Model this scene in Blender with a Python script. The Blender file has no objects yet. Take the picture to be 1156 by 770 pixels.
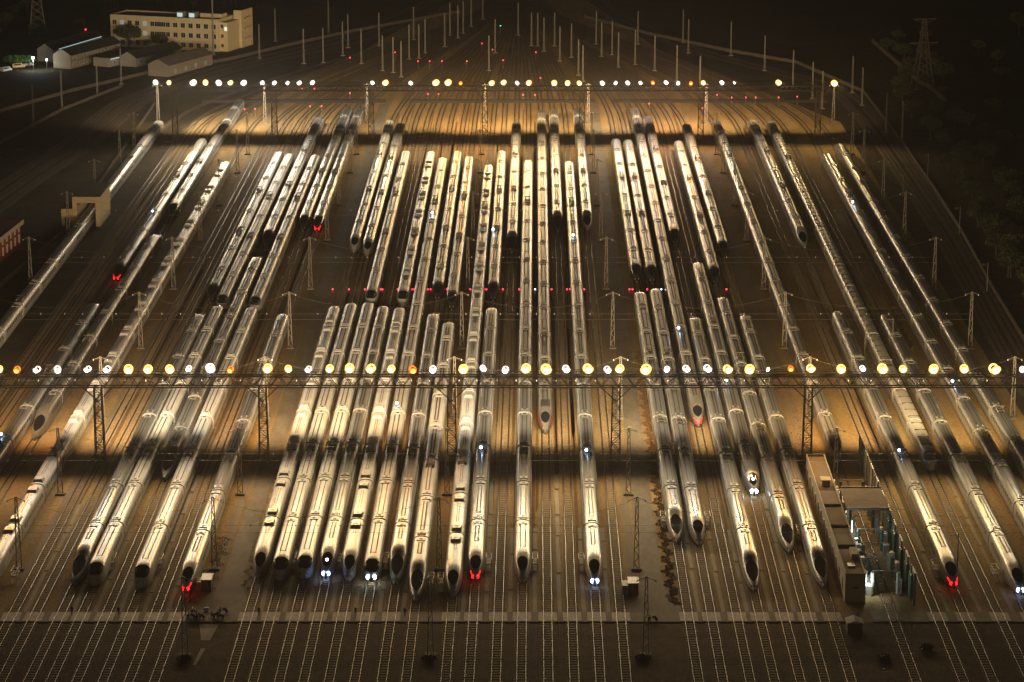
import bpy, math, random
from math import sin, cos, tan, radians, pi, sqrt, atan2
from mathutils import Vector, Matrix
random.seed(7)
S = bpy.context.scene
COL = S.collection

# ------------------------------------------------------------------ camera, world, exposure
F, PITCH, H, U0, V0 = 3102.03, 0.2522896, 167.6, 578.0, 385.0
SL = 0.00818                      # the yard runs this much to the right per metre of depth
PHI = math.atan(SL)
cam_d = bpy.data.cameras.new('camera'); cam = bpy.data.objects.new('camera', cam_d); COL.objects.link(cam)
cam_d.sensor_width = 36.0; cam_d.lens = F / 1156.0 * 36.0; cam_d.clip_start = 1.0; cam_d.clip_end = 9000
cam.location = (0, 0, H); cam.rotation_euler = (pi / 2 - PITCH, 0, 0)
S.camera = cam
W = bpy.data.worlds.new('World'); S.world = W; W.use_nodes = True
wn = W.node_tree.nodes; wl = W.node_tree.links
bg = wn['Background']
sky = wn.new('ShaderNodeTexSky'); sky.sky_type = 'NISHITA'; sky.sun_disc = False
sky.sun_elevation = radians(4); sky.sun_rotation = radians(200); sky.dust_density = 4
wl.new(sky.outputs[0], bg.inputs[0]); bg.inputs[1].default_value = 0.0065
sun_d = bpy.data.lights.new('night_sun', 'SUN'); sun_d.energy = 0.02; sun_d.angle = radians(10); sun_d.color = (1, .86, .68)
sun = bpy.data.objects.new('night_sun', sun_d); COL.objects.link(sun); sun.rotation_euler = (radians(50), 0, radians(-20))
S.view_settings.view_transform = 'Standard'; S.view_settings.look = 'None'
S.view_settings.exposure = 0.0; S.view_settings.gamma = 1.0; S.view_settings.use_curve_mapping = False
S.render.engine = 'CYCLES'
cy = S.cycles
cy.use_denoising = True; cy.max_bounces = 4; cy.diffuse_bounces = 2; cy.glossy_bounces = 2; cy.volume_bounces = 0
cy.transparent_max_bounces = 4; cy.caustics_reflective = False; cy.caustics_refractive = False
cy.sample_clamp_indirect = 3.0; cy.sample_clamp_direct = 0.0; cy.use_light_tree = True
cy.use_adaptive_sampling = False
# lamp strengths (watts) : light thrown towards the camera side / towards the far side
P_NEAR_FWD, P_NEAR_BACK, P_FAR_FWD, P_FAR_BACK = 10800.0, 25500.0, 18000.0, 44000.0
HAZE_DENSITY = 0.00015

def at(u, v, z=0.0):
    """the point of the world at height z that photo pixel (u, v) shows"""
    a = (u - U0) / F; b = (v - V0) / F
    dy = cos(PITCH) - b * sin(PITCH); dz = -sin(PITCH) - b * cos(PITCH)
    t = (z - H) / dz
    return Vector((a * t, dy * t, z))

# ------------------------------------------------------------------ materials
MATS = {}
def mat(name, col, rough=0.6, metal=0.0, spec=0.5, noise=None, bump=None, emit=None, estr=0.0, vary=0.0, coat=0.0, speckle=None):
    """procedural principled material; noise=(scale xyz, colour2, detail) ; bump=(scale, strength)"""
    if name in MATS: return MATS[name]
    m = bpy.data.materials.new(name); m.use_nodes = True
    N = m.node_tree.nodes; L = m.node_tree.links; b = N['Principled BSDF']
    b.inputs['Base Color'].default_value = (*col, 1); b.inputs['Roughness'].default_value = rough
    b.inputs['Metallic'].default_value = metal; b.inputs['Specular IOR Level'].default_value = spec
    b.inputs['Coat Weight'].default_value = coat
    tc = None
    def coords():
        nonlocal tc
        if tc is None: tc = N.new('ShaderNodeTexCoord')
        return tc.outputs['Object']
    csock = None
    if noise:
        sc, c2, det = noise
        mp = N.new('ShaderNodeMapping'); mp.inputs['Scale'].default_value = sc; L.new(coords(), mp.inputs[0])
        nz = N.new('ShaderNodeTexNoise'); nz.inputs['Scale'].default_value = 1.0; nz.inputs['Detail'].default_value = det
        nz.inputs['Roughness'].default_value = 0.65
        L.new(mp.outputs[0], nz.inputs['Vector'])
        rp = N.new('ShaderNodeValToRGB'); rp.color_ramp.elements[0].position = 0.33; rp.color_ramp.elements[1].position = 0.68
        rp.color_ramp.elements[0].color = (*col, 1); rp.color_ramp.elements[1].color = (*c2, 1)
        L.new(nz.outputs['Fac'], rp.inputs[0]); csock = rp.outputs[0]
    if speckle:
        ss_, lo_, hi_ = speckle
        ms = N.new('ShaderNodeMapping'); ms.inputs['Scale'].default_value = ss_; L.new(coords(), ms.inputs[0])
        ns = N.new('ShaderNodeTexNoise'); ns.inputs['Scale'].default_value = 1.0; ns.inputs['Detail'].default_value = 4; ns.inputs['Roughness'].default_value = .8
        L.new(ms.outputs[0], ns.inputs['Vector'])
        rs = N.new('ShaderNodeMapRange'); rs.inputs['From Min'].default_value = .3; rs.inputs['From Max'].default_value = .7
        rs.inputs['To Min'].default_value = lo_; rs.inputs['To Max'].default_value = hi_
        L.new(ns.outputs['Fac'], rs.inputs['Value'])
        ml = N.new('ShaderNodeMix'); ml.data_type = 'RGBA'; ml.blend_type = 'MULTIPLY'; ml.inputs['Factor'].default_value = 1
        if csock: L.new(csock, ml.inputs['A'])
        else: ml.inputs['A'].default_value = (*col, 1)
        L.new(rs.outputs[0], ml.inputs['B']); csock = ml.outputs['Result']
    if vary:
        oi = N.new('ShaderNodeObjectInfo'); mr = N.new('ShaderNodeMapRange')
        mr.inputs['To Min'].default_value = 1 - vary; mr.inputs['To Max'].default_value = 1 + vary * .6
        L.new(oi.outputs['Random'], mr.inputs['Value'])
        mx = N.new('ShaderNodeMix'); mx.data_type = 'RGBA'; mx.blend_type = 'MULTIPLY'; mx.inputs['Factor'].default_value = 1
        if csock: L.new(csock, mx.inputs['A'])
        else: mx.inputs['A'].default_value = (*col, 1)
        L.new(mr.outputs[0], mx.inputs['B']); csock = mx.outputs['Result']
    if csock: L.new(csock, b.inputs['Base Color'])
    if bump:
        mp2 = N.new('ShaderNodeMapping'); L.new(coords(), mp2.inputs[0])
        nb = N.new('ShaderNodeTexNoise'); nb.inputs['Scale'].default_value = bump[0]; nb.inputs['Detail'].default_value = 3
        L.new(mp2.outputs[0], nb.inputs['Vector'])
        bp = N.new('ShaderNodeBump'); bp.inputs['Strength'].default_value = bump[1]; bp.inputs['Distance'].default_value = 0.1
        L.new(nb.outputs['Fac'], bp.inputs['Height']); L.new(bp.outputs[0], b.inputs['Normal'])
    if emit:
        b.inputs['Emission Color'].default_value = (*emit, 1); b.inputs['Emission Strength'].default_value = estr
        if estr < 8: m.cycles.emission_sampling = 'NONE'
    MATS[name] = m
    return m

white_paint = mat('white_paint', (.44, .455, .465), .34, 0, .5, noise=((.5, .16, .5), (.53, .545, .555), 4), vary=.14, speckle=((1.6,.35,1.6), .84, 1.06))
silver_paint = mat('silver_paint', (.10, .106, .112), .31, .1, .6, noise=((.5, .1, .5), (.13, .137, .144), 4), vary=.3, speckle=((1.8,.3,1.8), .75, 1.15))
steel_paint = mat('steel_paint', (.135, .134, .13), .32, .1, .6, noise=((.5, .1, .5), (.17, .168, .162), 4), vary=.3, speckle=((1.8,.3,1.8), .75, 1.15))
grey_paint = mat('grey_paint', (.17, .165, .155), .34, .1, .6, noise=((.5, .1, .5), (.21, .2, .19), 4), vary=.25, speckle=((1.8,.3,1.8), .8, 1.1))
nose_shade = mat('nose_shade', (.045, .043, .042), .25, .1, .5)  # shadow on the rear-row noses, painted in as a dark base colour
cream_paint = mat('cream_paint', (.38, .375, .345), .36, 0, .5, noise=((.5, .2, .5), (.46, .455, .425), 4), vary=.1, speckle=((1.6,.3,1.6), .8, 1.06))
roof_dark = mat('roof_dark', (.035, .033, .03), .7)
roof_grey = mat('roof_grey', (.33, .32, .3), .5)
glass_dark = mat('glass_dark', (.010, .011, .013), .12, 0, .5)
rubber = mat('rubber', (.02, .02, .02), .85)
red_paint = mat('red_paint', (.42, .02, .02), .4)
white_trim = mat('white_trim', (.72, .71, .67), .45)
under_dark = mat('under_dark', (.03, .028, .026), .8)
head_off = mat('head_off', (.25, .25, .25), .15)
head_white = mat('head_white', (.8, .9, 1), .3, emit=(.82, .95, 1), estr=26)
head_blue = mat('head_blue', (.5, .6, 1), .3, emit=(.34, .5, 1), estr=18)
head_red = mat('head_red', (.8, .02, .02), .3, emit=(1, .004, .008), estr=9)
cab_glow = mat('cab_glow', (.8, .9, 1), .3, emit=(.75, .93, 1), estr=7)
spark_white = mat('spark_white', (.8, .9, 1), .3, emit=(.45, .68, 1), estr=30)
sig_red = mat('sig_red', (.8, .03, .05), .3, emit=(1, .02, .06), estr=7)
sig_white = mat('sig_white', (.8, .9, 1), .3, emit=(.75, .88, 1), estr=6)
sig_green = mat('sig_green', (.05, .7, .4), .3, emit=(.03, .8, .45), estr=5)
galv = mat('galvanised_steel', (.24, .225, .20), .6, .2, noise=((1.5, 1.5, .6), (.17, .155, .13), 4))
wire_dark = mat('wire', (.13, .112, .09), .6, .3)
dark_steel = mat('dark_steel', (.11, .10, .09), .6, .3, noise=((1, 1, 1), (.17, .15, .13), 4))
rail_steel = mat('rail_steel', (.030, .019, .012), .46, 0, .55, noise=((2, .3, 2), (.045, .028, .018), 3))
rust_grime = mat('rust_grime', (.050, .028, .014), .95, 0, .1, noise=((1.2, .25, 1), (.085, .052, .028), 5))
sleeper_conc = mat('sleeper_concrete', (.20, .155, .10), .9, noise=((.7, .7, .7), (.28, .22, .15), 4))
ballast = mat('ballast', (.225, .148, .062), .95, 0, .12, noise=((.22, .03, 1), (.38, .268, .128), 8), bump=(3.5, .9), speckle=((1.6, .9, 1), .55, 1.4))
soil = mat('soil', (.030, .024, .015), .95, 0, .1, noise=((.03, .03, 1), (.075, .058, .034), 9), bump=(.7, .8), speckle=((.25,.25,1), .5, 1.5))
concrete = mat('concrete', (.15, .122, .085), .85, 0, .3, noise=((.35, .12, 1), (.22, .185, .135), 6), bump=(6, .25), speckle=((1.1,.35,1), .7, 1.2))
pale_concrete = mat('pale_concrete', (.58, .54, .46), .85, 0, .3, noise=((.9, .9, 1), (.78, .74, .66), 5), speckle=((2.2,1.2,1), .55, 1.15))
walk_concrete = mat('walkway_concrete', (.25, .22, .165), .85, 0, .3, noise=((.8, .12, 1), (.34, .30, .23), 5))
wall_conc = mat('wall_concrete', (.062, .05, .035), .85, noise=((.25, .25, .6), (.105, .085, .062), 5))
cream_wall = mat('cream_wall', (.60, .49, .27), .8, noise=((.12, .12, .3), (.68, .57, .35), 5))
grey_wall = mat('grey_wall', (.34, .30, .23), .8, noise=((.12, .12, .3), (.45, .40, .32), 5))
roof_felt = mat('roof_felt', (.07, .058, .045), .9, noise=((.15, .08, 1), (.15, .12, .09), 7), bump=(2, .3))
roof_brown = mat('roof_brown', (.13, .09, .055), .9, noise=((.18, .08, 1), (.22, .16, .10), 7), bump=(2, .3))
roof_black = mat('roof_black', (.02, .02, .019), .8, noise=((.2, .2, 1), (.035, .034, .03), 5))
red_wall = mat('red_wall', (.22, .035, .025), .8, noise=((.2, .2, .4), (.29, .05, .035), 4))
red_roof = mat('red_roof', (.11, .022, .016), .8, noise=((.3, .3, 1), (.16, .035, .024), 5))
win_dark = mat('window_glass', (.02, .022, .025), .15)
win_lit = mat('window_lit', (.5, .55, .6), .4, emit=(.8, .9, 1), estr=.16)
strip_lit = mat('strip_lit', (.7, .85, .9), .4, emit=(.55, .85, .9), estr=.6)
wash_lit = mat('wash_tube', (.8, 1, .95), .4, emit=(.78, 1, .92), estr=9)
green_panel = mat('green_panel', (.012, .10, .06), .45, noise=((.6, .6, .6), (.02, .15, .09), 4))
panel_grey = mat('panel_grey', (.22, .23, .22), .5, noise=((.4, .4, .4), (.33, .34, .32), 4))
bark = mat('bark', (.05, .035, .025), .9, noise=((3, 3, 1), (.085, .06, .04), 5))
leaf = mat('leaf', (.030, .036, .015), .6, 0, .3, noise=((.35, .35, .35), (.065, .070, .030), 5))
leaf_fresh = mat('leaf_fresh', (.05, .12, .025), .6, 0, .3, noise=((.6, .6, .6), (.09, .19, .05), 4))
dry_leaf = mat('dry_grass_blade', (.10, .05, .022), .9, 0, .1, noise=((.5, .15, .5), (.17, .095, .045), 5))
cloth_dark = mat('dark_uniform', (.02, .021, .025), .9)
mesh_white = mat('platform_white', (.62, .58, .50), .5)
lens_y = mat('lens_yellow', (1, .8, .4), .3, emit=(1, .70, .26), estr=14)
lens_w = mat('lens_white', (1, 1, 1), .3, emit=(1, .94, .84), estr=14)
lens_o = mat('lens_orange', (1, .5, .2), .3, emit=(1, .27, .04), estr=7)
halo_y = mat('halo_ring_yellow', (1, .7, .3), .3, emit=(1, .58, .14), estr=1.9)  # lamp halo painted as emission on the rim round each lens
halo_w = mat('halo_ring_white', (1, .9, .8), .3, emit=(1, .88, .70), estr=1.2)
halo_o = mat('halo_ring_orange', (1, .4, .1), .3, emit=(1, .20, .02), estr=1.6)
for m_ in (lens_y, lens_w, lens_o): m_.cycles.emission_sampling = 'NONE'
lamp_housing = mat('lamp_housing', (.12, .115, .11), .5, .4)

# ------------------------------------------------------------------ mesh helpers
class MB:
    def __init__(s): s.v = []; s.f = []; s.m = []; s.mats = []; s.sm = []
    def mi(s, m):
        if m not in s.mats: s.mats.append(m)
        return s.mats.index(m)
    def add(s, verts, faces, m, smooth=False):
        o = len(s.v); k = s.mi(m); s.v.extend([tuple(p) for p in verts])
        for f in faces: s.f.append([i + o for i in f]); s.m.append(k); s.sm.append(smooth)
    def box(s, x0, x1, y0, y1, z0, z1, m):
        v = [(x0,y0,z0),(x1,y0,z0),(x1,y1,z0),(x0,y1,z0),(x0,y0,z1),(x1,y0,z1),(x1,y1,z1),(x0,y1,z1)]
        s.add(v, [(0,3,2,1),(4,5,6,7),(0,1,5,4),(1,2,6,5),(2,3,7,6),(3,0,4,7)], m)
    def bar(s, a, b, w, m, h=None):
        """square bar from a to b"""
        a = Vector(a); b = Vector(b); h = h or w; d = (b - a)
        if d.length < 1e-6: return
        d.normalize(); up = Vector((0,0,1)) if abs(d.z) < .95 else Vector((0,1,0))
        r = d.cross(up).normalized(); q = r.cross(d).normalized()
        v = []
        for p in (a, b):
            for i, j in ((-1,-1),(1,-1),(1,1),(-1,1)): v.append(p + r*(w/2*i) + q*(h/2*j))
        s.add(v, [(0,3,2,1),(4,5,6,7),(0,1,5,4),(1,2,6,5),(2,3,7,6),(3,0,4,7)], m)
    def tube(s, a, b, r0, r1, m, n=8, cap=True, smooth=True):
        a = Vector(a); b = Vector(b); d = (b - a).normalized()
        up = Vector((0,0,1)) if abs(d.z) < .95 else Vector((0,1,0))
        r = d.cross(up).normalized(); q = r.cross(d).normalized(); v = []
        for p, rr in ((a, r0), (b, r1)):
            for i in range(n):
                t = 2*pi*i/n; v.append(p + r*(rr*cos(t)) + q*(rr*sin(t)))
        s.add(v, [(i, (i+1) % n, n+(i+1) % n, n+i) for i in range(n)], m, smooth)
        if cap: s.add(v, [tuple(range(n))[::-1], tuple(range(n, 2*n))], m)
    def ball(s, c, rx, ry, rz, m, nu=10, nv=6):
        v = []; f = []
        for j in range(nv+1):
            ph = pi*j/nv
            for i in range(nu):
                th = 2*pi*i/nu; v.append((c[0]+rx*sin(ph)*cos(th), c[1]+ry*sin(ph)*sin(th), c[2]+rz*cos(ph)))
        for j in range(nv):
            for i in range(nu): f.append((j*nu+i, (j+1)*nu+i, (j+1)*nu+(i+1) % nu, j*nu+(i+1) % nu))
        s.add(v, f, m, True)
    def sheet(s, pts, z, m):
        s.add([(p[0], p[1], z) for p in pts], [tuple(range(len(pts)))], m)
    def mesh(s, name):
        me = bpy.data.meshes.new(name); me.from_pydata(s.v, [], s.f)
        for m in s.mats: me.materials.append(m)
        me.polygons.foreach_set('material_index', s.m); me.polygons.foreach_set('use_smooth', s.sm)
        me.update(); return me
    def obj(s, name, parent=None):
        return link(name, s.mesh(name), parent)

def link(name, data, parent=None, loc=(0,0,0), rz=0.0):
    o = bpy.data.objects.new(name, data); COL.objects.link(o)
    if parent is not None: o.parent = parent
    o.location = loc; o.rotation_euler = (0,0,rz); return o
def tag(o, label, cat, group=None, kind=None):
    o['label'] = label; o['category'] = cat
    if group: o['group'] = group
    if kind: o['kind'] = kind
    return o
def thing(name, label, cat, loc=(0,0,0), rz=0.0, group=None):
    return tag(link(name, None, None, loc, rz), label, cat, group)
def structure(o, label=None, cat=None):
    o['kind'] = 'structure'
    if label: o['label'] = label
    if cat: o['category'] = cat
    return o
def yx(x0, y):                       # X of the yard line that passes x0 at Y=460
    return x0 + SL * (y - 460)
ORD = ['zeroth','first','second','third','fourth','fifth','sixth','seventh','eighth','ninth','tenth','eleventh','twelfth','thirteenth',
       'fourteenth','fifteenth','sixteenth','seventeenth','eighteenth','nineteenth','twentieth','twenty-first','twenty-second','twenty-third',
       'twenty-fourth','twenty-fifth','twenty-sixth','twenty-seventh','twenty-eighth','twenty-ninth','thirtieth','thirty-first','thirty-second']

# ------------------------------------------------------------------ ground, roads, walls
g = MB(); n = 40
g.sheet([(-1500,-150),(1500,-150),(1500,3000),(-1500,3000)], 0.0, soil)
structure(g.obj('ground'), 'dark bare soil and scrub around the rail yard', 'ground')
b = MB()
b.sheet([(yx(-117,405),405),(yx(112,405),405),(yx(112,960),960),(62,1130),(34,1300),(30,1700),(-26,1700),(-28,1300),(-62,1130),(yx(-117,960),960)], 0.004, ballast)
structure(b.obj('ballast_ground'), 'brown track ballast covering the yard', 'ground')
b = MB(); b.sheet([(-125,405),(125,405),(125,453),(-125,453)], 0.0065, mat('dark_ballast', (.055,.038,.022), .95, 0, .1, noise=((.5,.3,1),(.115,.082,.05),9), bump=(3,.9), speckle=((1.3,.9,1), .45, 1.5)))
structure(b.obj('foreground_ground'), 'darker earth and old ballast in front of the crossing', 'ground')
XR = (-51.2, 25.4)                    # the two service roads (X at Y=460)
def road_strip(name, x, w, y0, y1, flare, label):
    r = MB(); hw = w/2
    L_, R_ = [], []
    for k in range(13):
        t = k/12; y = y0 + (22*t)
        e = flare * (1-t)**2.2
        L_.append((yx(x,y)-hw-e, y)); R_.append((yx(x,y)+hw+e, y))
    L_.append((yx(x,y1)-hw, y1)); R_.append((yx(x,y1)+hw, y1))
    v = []; f = []
    for a_, b_ in zip(L_, R_): v += [(a_[0],a_[1],.03),(b_[0],b_[1],.03)]
    for k in range(len(L_)-1): f.append((2*k, 2*k+1, 2*k+3, 2*k+2))
    r.add(v, f, concrete)
    structure(r.obj(name), label, 'road')
road_strip('service_road', XR[0], 3.8, 457.8, 1000, 4.4, 'grey concrete service road between the left tracks')
road_strip('service_road', XR[1], 3.8, 457.8, 1000, 3.6, 'grey concrete service road right of the middle tracks')
# worn tan verge beside the roads
v_ = MB()
for x, w in ((XR[0]+3.1, 1.3), (XR[0]-3.2, 1.5), (XR[1]-3.4, 1.6), (60.2, 4.5), (-89.6, 1.2)):
    v_.sheet([(yx(x,470)-w/2,470),(yx(x,470)+w/2,470),(yx(x,900)+w/2,900),(yx(x,900)-w/2,900)], 0.012, mat('verge', (.17,.13,.085), .95, noise=((.8,.05,1),(.24,.185,.12),6), bump=(2,.6)))
structure(v_.obj('verge_ground'), 'strips of trodden earth beside the roads', 'ground')

TX = {'La':-126.5,'Ea':-117.6,'Eb':-113.2,'Tb0':-107.4,'Tb1':-103.1,'Ta':-95.0,'Ec':-88.0,'Ed':-84.0,'F2':-79.5,'F3':-75.8,'M5':-71.5,'F4':-67.2,'R7':-62.9,'F5':-58.7,
 'F6':-46.4,'F7':-42.4,'F8':-38.1,'F9':-34.1,'F10':-29.9,'F11':-25.7,'F12':-21.2,'F13':-17.2,'F14':-10.7,'F15':-6.8,'R18':-2.4,'F16':1.8,'M20':6.3,'R21':10.6,'F17':14.9,'R23':19.2,
 'F18':31.1,'F19':35.1,'M26':39.6,'F20':43.6,'M28':47.9,'F21':51.9,'F22':56.3,'R30':67.0,'Ee':74.8,'F23':79.7,'R32':85.8,'F24':91.2,'R33':99.0,'R34':105.2}
SLAB_Y0, SLAB_Y1 = 453.0, 458.0
c = MB()
c.box(-160, 60.8, SLAB_Y0, SLAB_Y1, 0.0, .16, concrete); c.box(63.2, 160, SLAB_Y0, SLAB_Y1, 0.0, .16, concrete)
structure(c.obj('crossing_path'), 'grey concrete crossing path across all near tracks', 'path')
c = MB()
for k, x in TX.items():
    if k in ('F13','R30'): continue
    xx = yx(x, 455.5); h = 1.62
    c.box(xx-h, xx-.84, SLAB_Y0+.3, SLAB_Y1-.3, .162, .185, pale_concrete)
    c.box(xx-.66, xx+.66, SLAB_Y0+.3, SLAB_Y1-.3, .162, .185, pale_concrete)
    c.box(xx+.84, xx+h, SLAB_Y0+.3, SLAB_Y1-.3, .162, .185, pale_concrete)
structure(c.obj('crossing_path'), 'pale concrete panels where the rails cross the path', 'path')
c = MB()
for x0_, x1_ in ((-118,-50.5),(-41.5,26.5),(33.5,112)):
    c.box(x0_+4, x1_+4, 1001.5, 1004.2, 0, .9, mat('boarding', (.018,.014,.010), .9))
structure(c.obj('far_crossing_path'), 'dark boarded crossing beyond the far lamps', 'path')
w = MB()
for x in (-86,-77.6,-73.6,-69.3,-65,-60.8,-44.4,-40.2,-36,-31.9,-27.7,-23.4,-19.2,-8.7,-4.6,-.3,4.1,8.5,12.8,17.1,33.1,37.4,41.6,45.8,49.9,54.1,77.2,82.8,88.6):
    y = 458.2; yend = random.choice((505,520,540))
    while y < yend:
        ln = random.uniform(9, 22); ww = .38
        w.box(yx(x,y)-ww, yx(x,y)+ww, y, min(y+ln, yend), 0.0, .06, walk_concrete); y += ln + random.uniform(.4, 1.6)
structure(w.obj('walkway_path'), 'narrow pale concrete walkways between the near tracks', 'path')

random.seed(21)
_xs = sorted(TX.values())
for nm_, c1_, c2_ in (('pale', (.25,.18,.095), (.33,.245,.14)), ('rusty', (.135,.075,.034), (.20,.12,.06)), ('dark', (.10,.075,.048), (.15,.115,.075))):
    q_ = MB()
    for a_, b_ in zip(_xs, _xs[1:]):
        if b_-a_ > 6: continue
        for _ in range(7):
            if random.random() < .5: continue
            w__ = random.uniform(.25, .8); c__ = (a_+b_)/2 + random.uniform(-.55, .55); y_a = random.uniform(460, 900); y_b = min(random.uniform(900, 1010), y_a + random.uniform(40, 240))
            q_.sheet([(yx(c__-w__/2,y_a),y_a),(yx(c__+w__/2,y_a+3),y_a+3),(yx(c__+w__/2,y_b-2),y_b-2),(yx(c__-w__/2,y_b),y_b)], {'pale':.008,'rusty':.012,'dark':.016}[nm_], mat('ballast_'+nm_, c1_, .95, 0, .1, noise=((1.1,.05,1),c2_,7), bump=(3.5,.9), speckle=((1.6,.7,1), .6, 1.35)))
    structure(q_.obj('ballast_ground'), f'{nm_} streaks of ballast between the tracks', 'ground')
def track_path(x0):
    """centre line: straight through the yard, then the curve into the throat"""
    P = [(yx(x0, 412), 412.0)]
    y0 = 965 - abs(x0)*.25; P.append((yx(x0, y0), y0))
    y1 = 1300; xs = yx(x0, y0); xe = x0*.11 + 3
    n = 22
    for k in range(1, n+1):
        t = k/n; y = y0 + (y1-y0)*t
        e = t*t*(3-2*t)
        P.append((xs*(1-e) + xe*e + SL*(y-y0)*(1-e)*.6, y))
    P.append((xe, 1700))
    return P
def rail_mesh(P, off):
    v = []; f = []; w_, h0, h1 = .06, .02, .18
    for i, (x, y) in enumerate(P):
        a = P[max(0,i-1)]; b_ = P[min(len(P)-1,i+1)]
        d = Vector((b_[0]-a[0], b_[1]-a[1])).normalized(); nx, ny = d.y, -d.x
        for s_, z in ((-1,h0),(-1,h1),(1,h1),(1,h0)):
            v.append((x+nx*(off+s_*w_), y+ny*(off+s_*w_), z))
    for i in range(len(P)-1):
        for j in range(3): f.append((i*4+j, i*4+j+1, i*4+4+j+1, i*4+4+j))
    m = MB(); m.add(v, f, rail_steel)
    v = []                                  # rusty grime on the ballast along the rail foot
    for i, (x, y) in enumerate(P):
        a = P[max(0,i-1)]; b_ = P[min(len(P)-1,i+1)]; d = Vector((b_[0]-a[0], b_[1]-a[1])).normalized()
        for s_ in (-.15, .15): v.append((x+d.y*(off+s_), y-d.x*(off+s_), .054))
    m.add(v, [(2*i, 2*i+1, 2*i+3, 2*i+2) for i in range(len(P)-1)], rust_grime); return m
sl = MB()
yy = 0.0
while yy < 520:
    sl.add([(-1.25,yy-.23,.0),(1.25,yy-.23,.0),(1.25,yy-.23,.05),(-1.25,yy-.23,.05),(1.25,yy+.23,.05),(-1.25,yy+.23,.05)], [(0,1,2,3),(3,2,4,5)], sleeper_conc)
    yy += 1.18
SLEEPERS = sl.mesh('sleepers')
TRACK_OBJ = {}
def track(key, x0, label):
    t = thing('railway_track', label, 'railway track', (0,0,.006), 0, 'parallel railway tracks of the yard')
    P = track_path(x0)
    rail_mesh(P, -.75).obj('rail', t); rail_mesh(P, .75).obj('rail', t)
    s = link('sleepers', SLEEPERS, t, (yx(x0,412), 412, .0), -PHI)
    m = MB(); v = []; f = []; acc = 0.0
    for (a, b_) in zip(P, P[1:]):
        L_ = sqrt((b_[0]-a[0])**2 + (b_[1]-a[1])**2); dx, dy = (b_[0]-a[0])/L_, (b_[1]-a[1])/L_
        d_ = acc
        while d_ < L_:
            x, y = a[0]+dx*d_, a[1]+dy*d_
            if 932.3 < y < 1290:
                o_ = len(v)
                for s1, s2 in ((-1.25,-.23),(1.25,-.23),(1.25,.23),(-1.25,.23)): v.append((x+dy*s1+dx*s2, y-dx*s1+dy*s2, .05))
                f.append((o_, o_+1, o_+2, o_+3))
            d_ += 1.18
        acc = d_ - L_
    m.add(v, f, sleeper_conc); m.obj('sleepers', t)
    TRACK_OBJ[key] = t
for k, x in TX.items(): track(k, x, '')

# ------------------------------------------------------------------ trains
PROF = [(1.50,.0),(1.62,.16),(1.65,.40),(1.64,.58),(1.58,.72),(1.44,.84),(1.18,.925),(.80,.97),(.40,.993),(0,1.0)]
RING = [(-x,z) for x,z in PROF] + [(x,z) for x,z in PROF[-2::-1]]       # 19 points, index 9 is the ridge
ZB, ZT = .32, 3.82
def lerp_ring(q):
    q = max(0, min(18, q + 9)); i = min(17, int(q)); t = q - i
    a, b_ = RING[i], RING[i+1]; return (a[0]+(b_[0]-a[0])*t, a[1]+(b_[1]-a[1])*t)
NOSE = {'bullet': 9.5, 'duck': 12.5, 'blunt': 5.2}
def nose_wh(kind, t):
    if kind == 'bullet':
        return max(.1, (1-(1-t)**1.75)**.72), 1.0 + (ZT-1.0)*(1-(1-t)**1.9)**.92, .32 + .25*(1-t)**3
    if kind == 'duck':
        return max(.14, (1-(1-t)**1.9)**.72), 1.05 + (ZT-1.05)*(t**.78*(1-.18*sin(pi*t))), .32 + .3*(1-t)**3
    return max(.3, (1-(1-t)**2.3)**.5), 1.25 + (ZT-1.25)*(1-(1-t)**2.4)**.85, .32 + .15*(1-t)**3
def surf(kind, t, q):
    w_, zt, zb = nose_wh(kind, max(0.0, min(1.0, t))); x, z = lerp_ring(q)
    return Vector((x*w_, t*NOSE[kind], zb + (zt-zb)*z))
def surf_out(kind, t, q, d):
    p = surf(kind, t, q); e = .01
    a = surf(kind, min(1,t+e), q) - surf(kind, max(0,t-e), q); c_ = surf(kind, t, q+.1) - surf(kind, t, q-.1)
    nn = c_.cross(a)
    if nn.length < 1e-9: nn = Vector((0,-1,.2))
    nn.normalize()
    if nn.z < 0 and abs(q) < 6: nn = -nn
    return p + nn*d
def body_rings(m, ys, paint, ends=True):
    v = []; f = []; N_ = len(RING)
    for y in ys: v += [(x, y, ZB+(ZT-ZB)*z) for x, z in RING]
    fr = []
    for i in range(len(ys)-1):
        for j in range(N_-1): (fr if 5 <= j <= 12 else f).append((i*N_+j, i*N_+j+1, (i+1)*N_+j+1, (i+1)*N_+j))
    m.add(v, f, SHELL.get(paint.name, paint), True); k_ = m.mi(paint); o_ = len(m.v) - len(v)
    for q_ in fr: m.f.append([a+o_ for a in q_]); m.m.append(k_); m.sm.append(True)
    if ends:
        m.add(v, [tuple(range(N_)), tuple(range((len(ys)-1)*N_, len(ys)*N_))[::-1]], paint)
SHELL = {'silver_paint': white_paint, 'cream_paint': white_paint, 'steel_paint': white_paint}
NOSESHELL = {'steel_paint': nose_shade}
CARL = 25.0; ENDL = 27.0; GAP = .55
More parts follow.
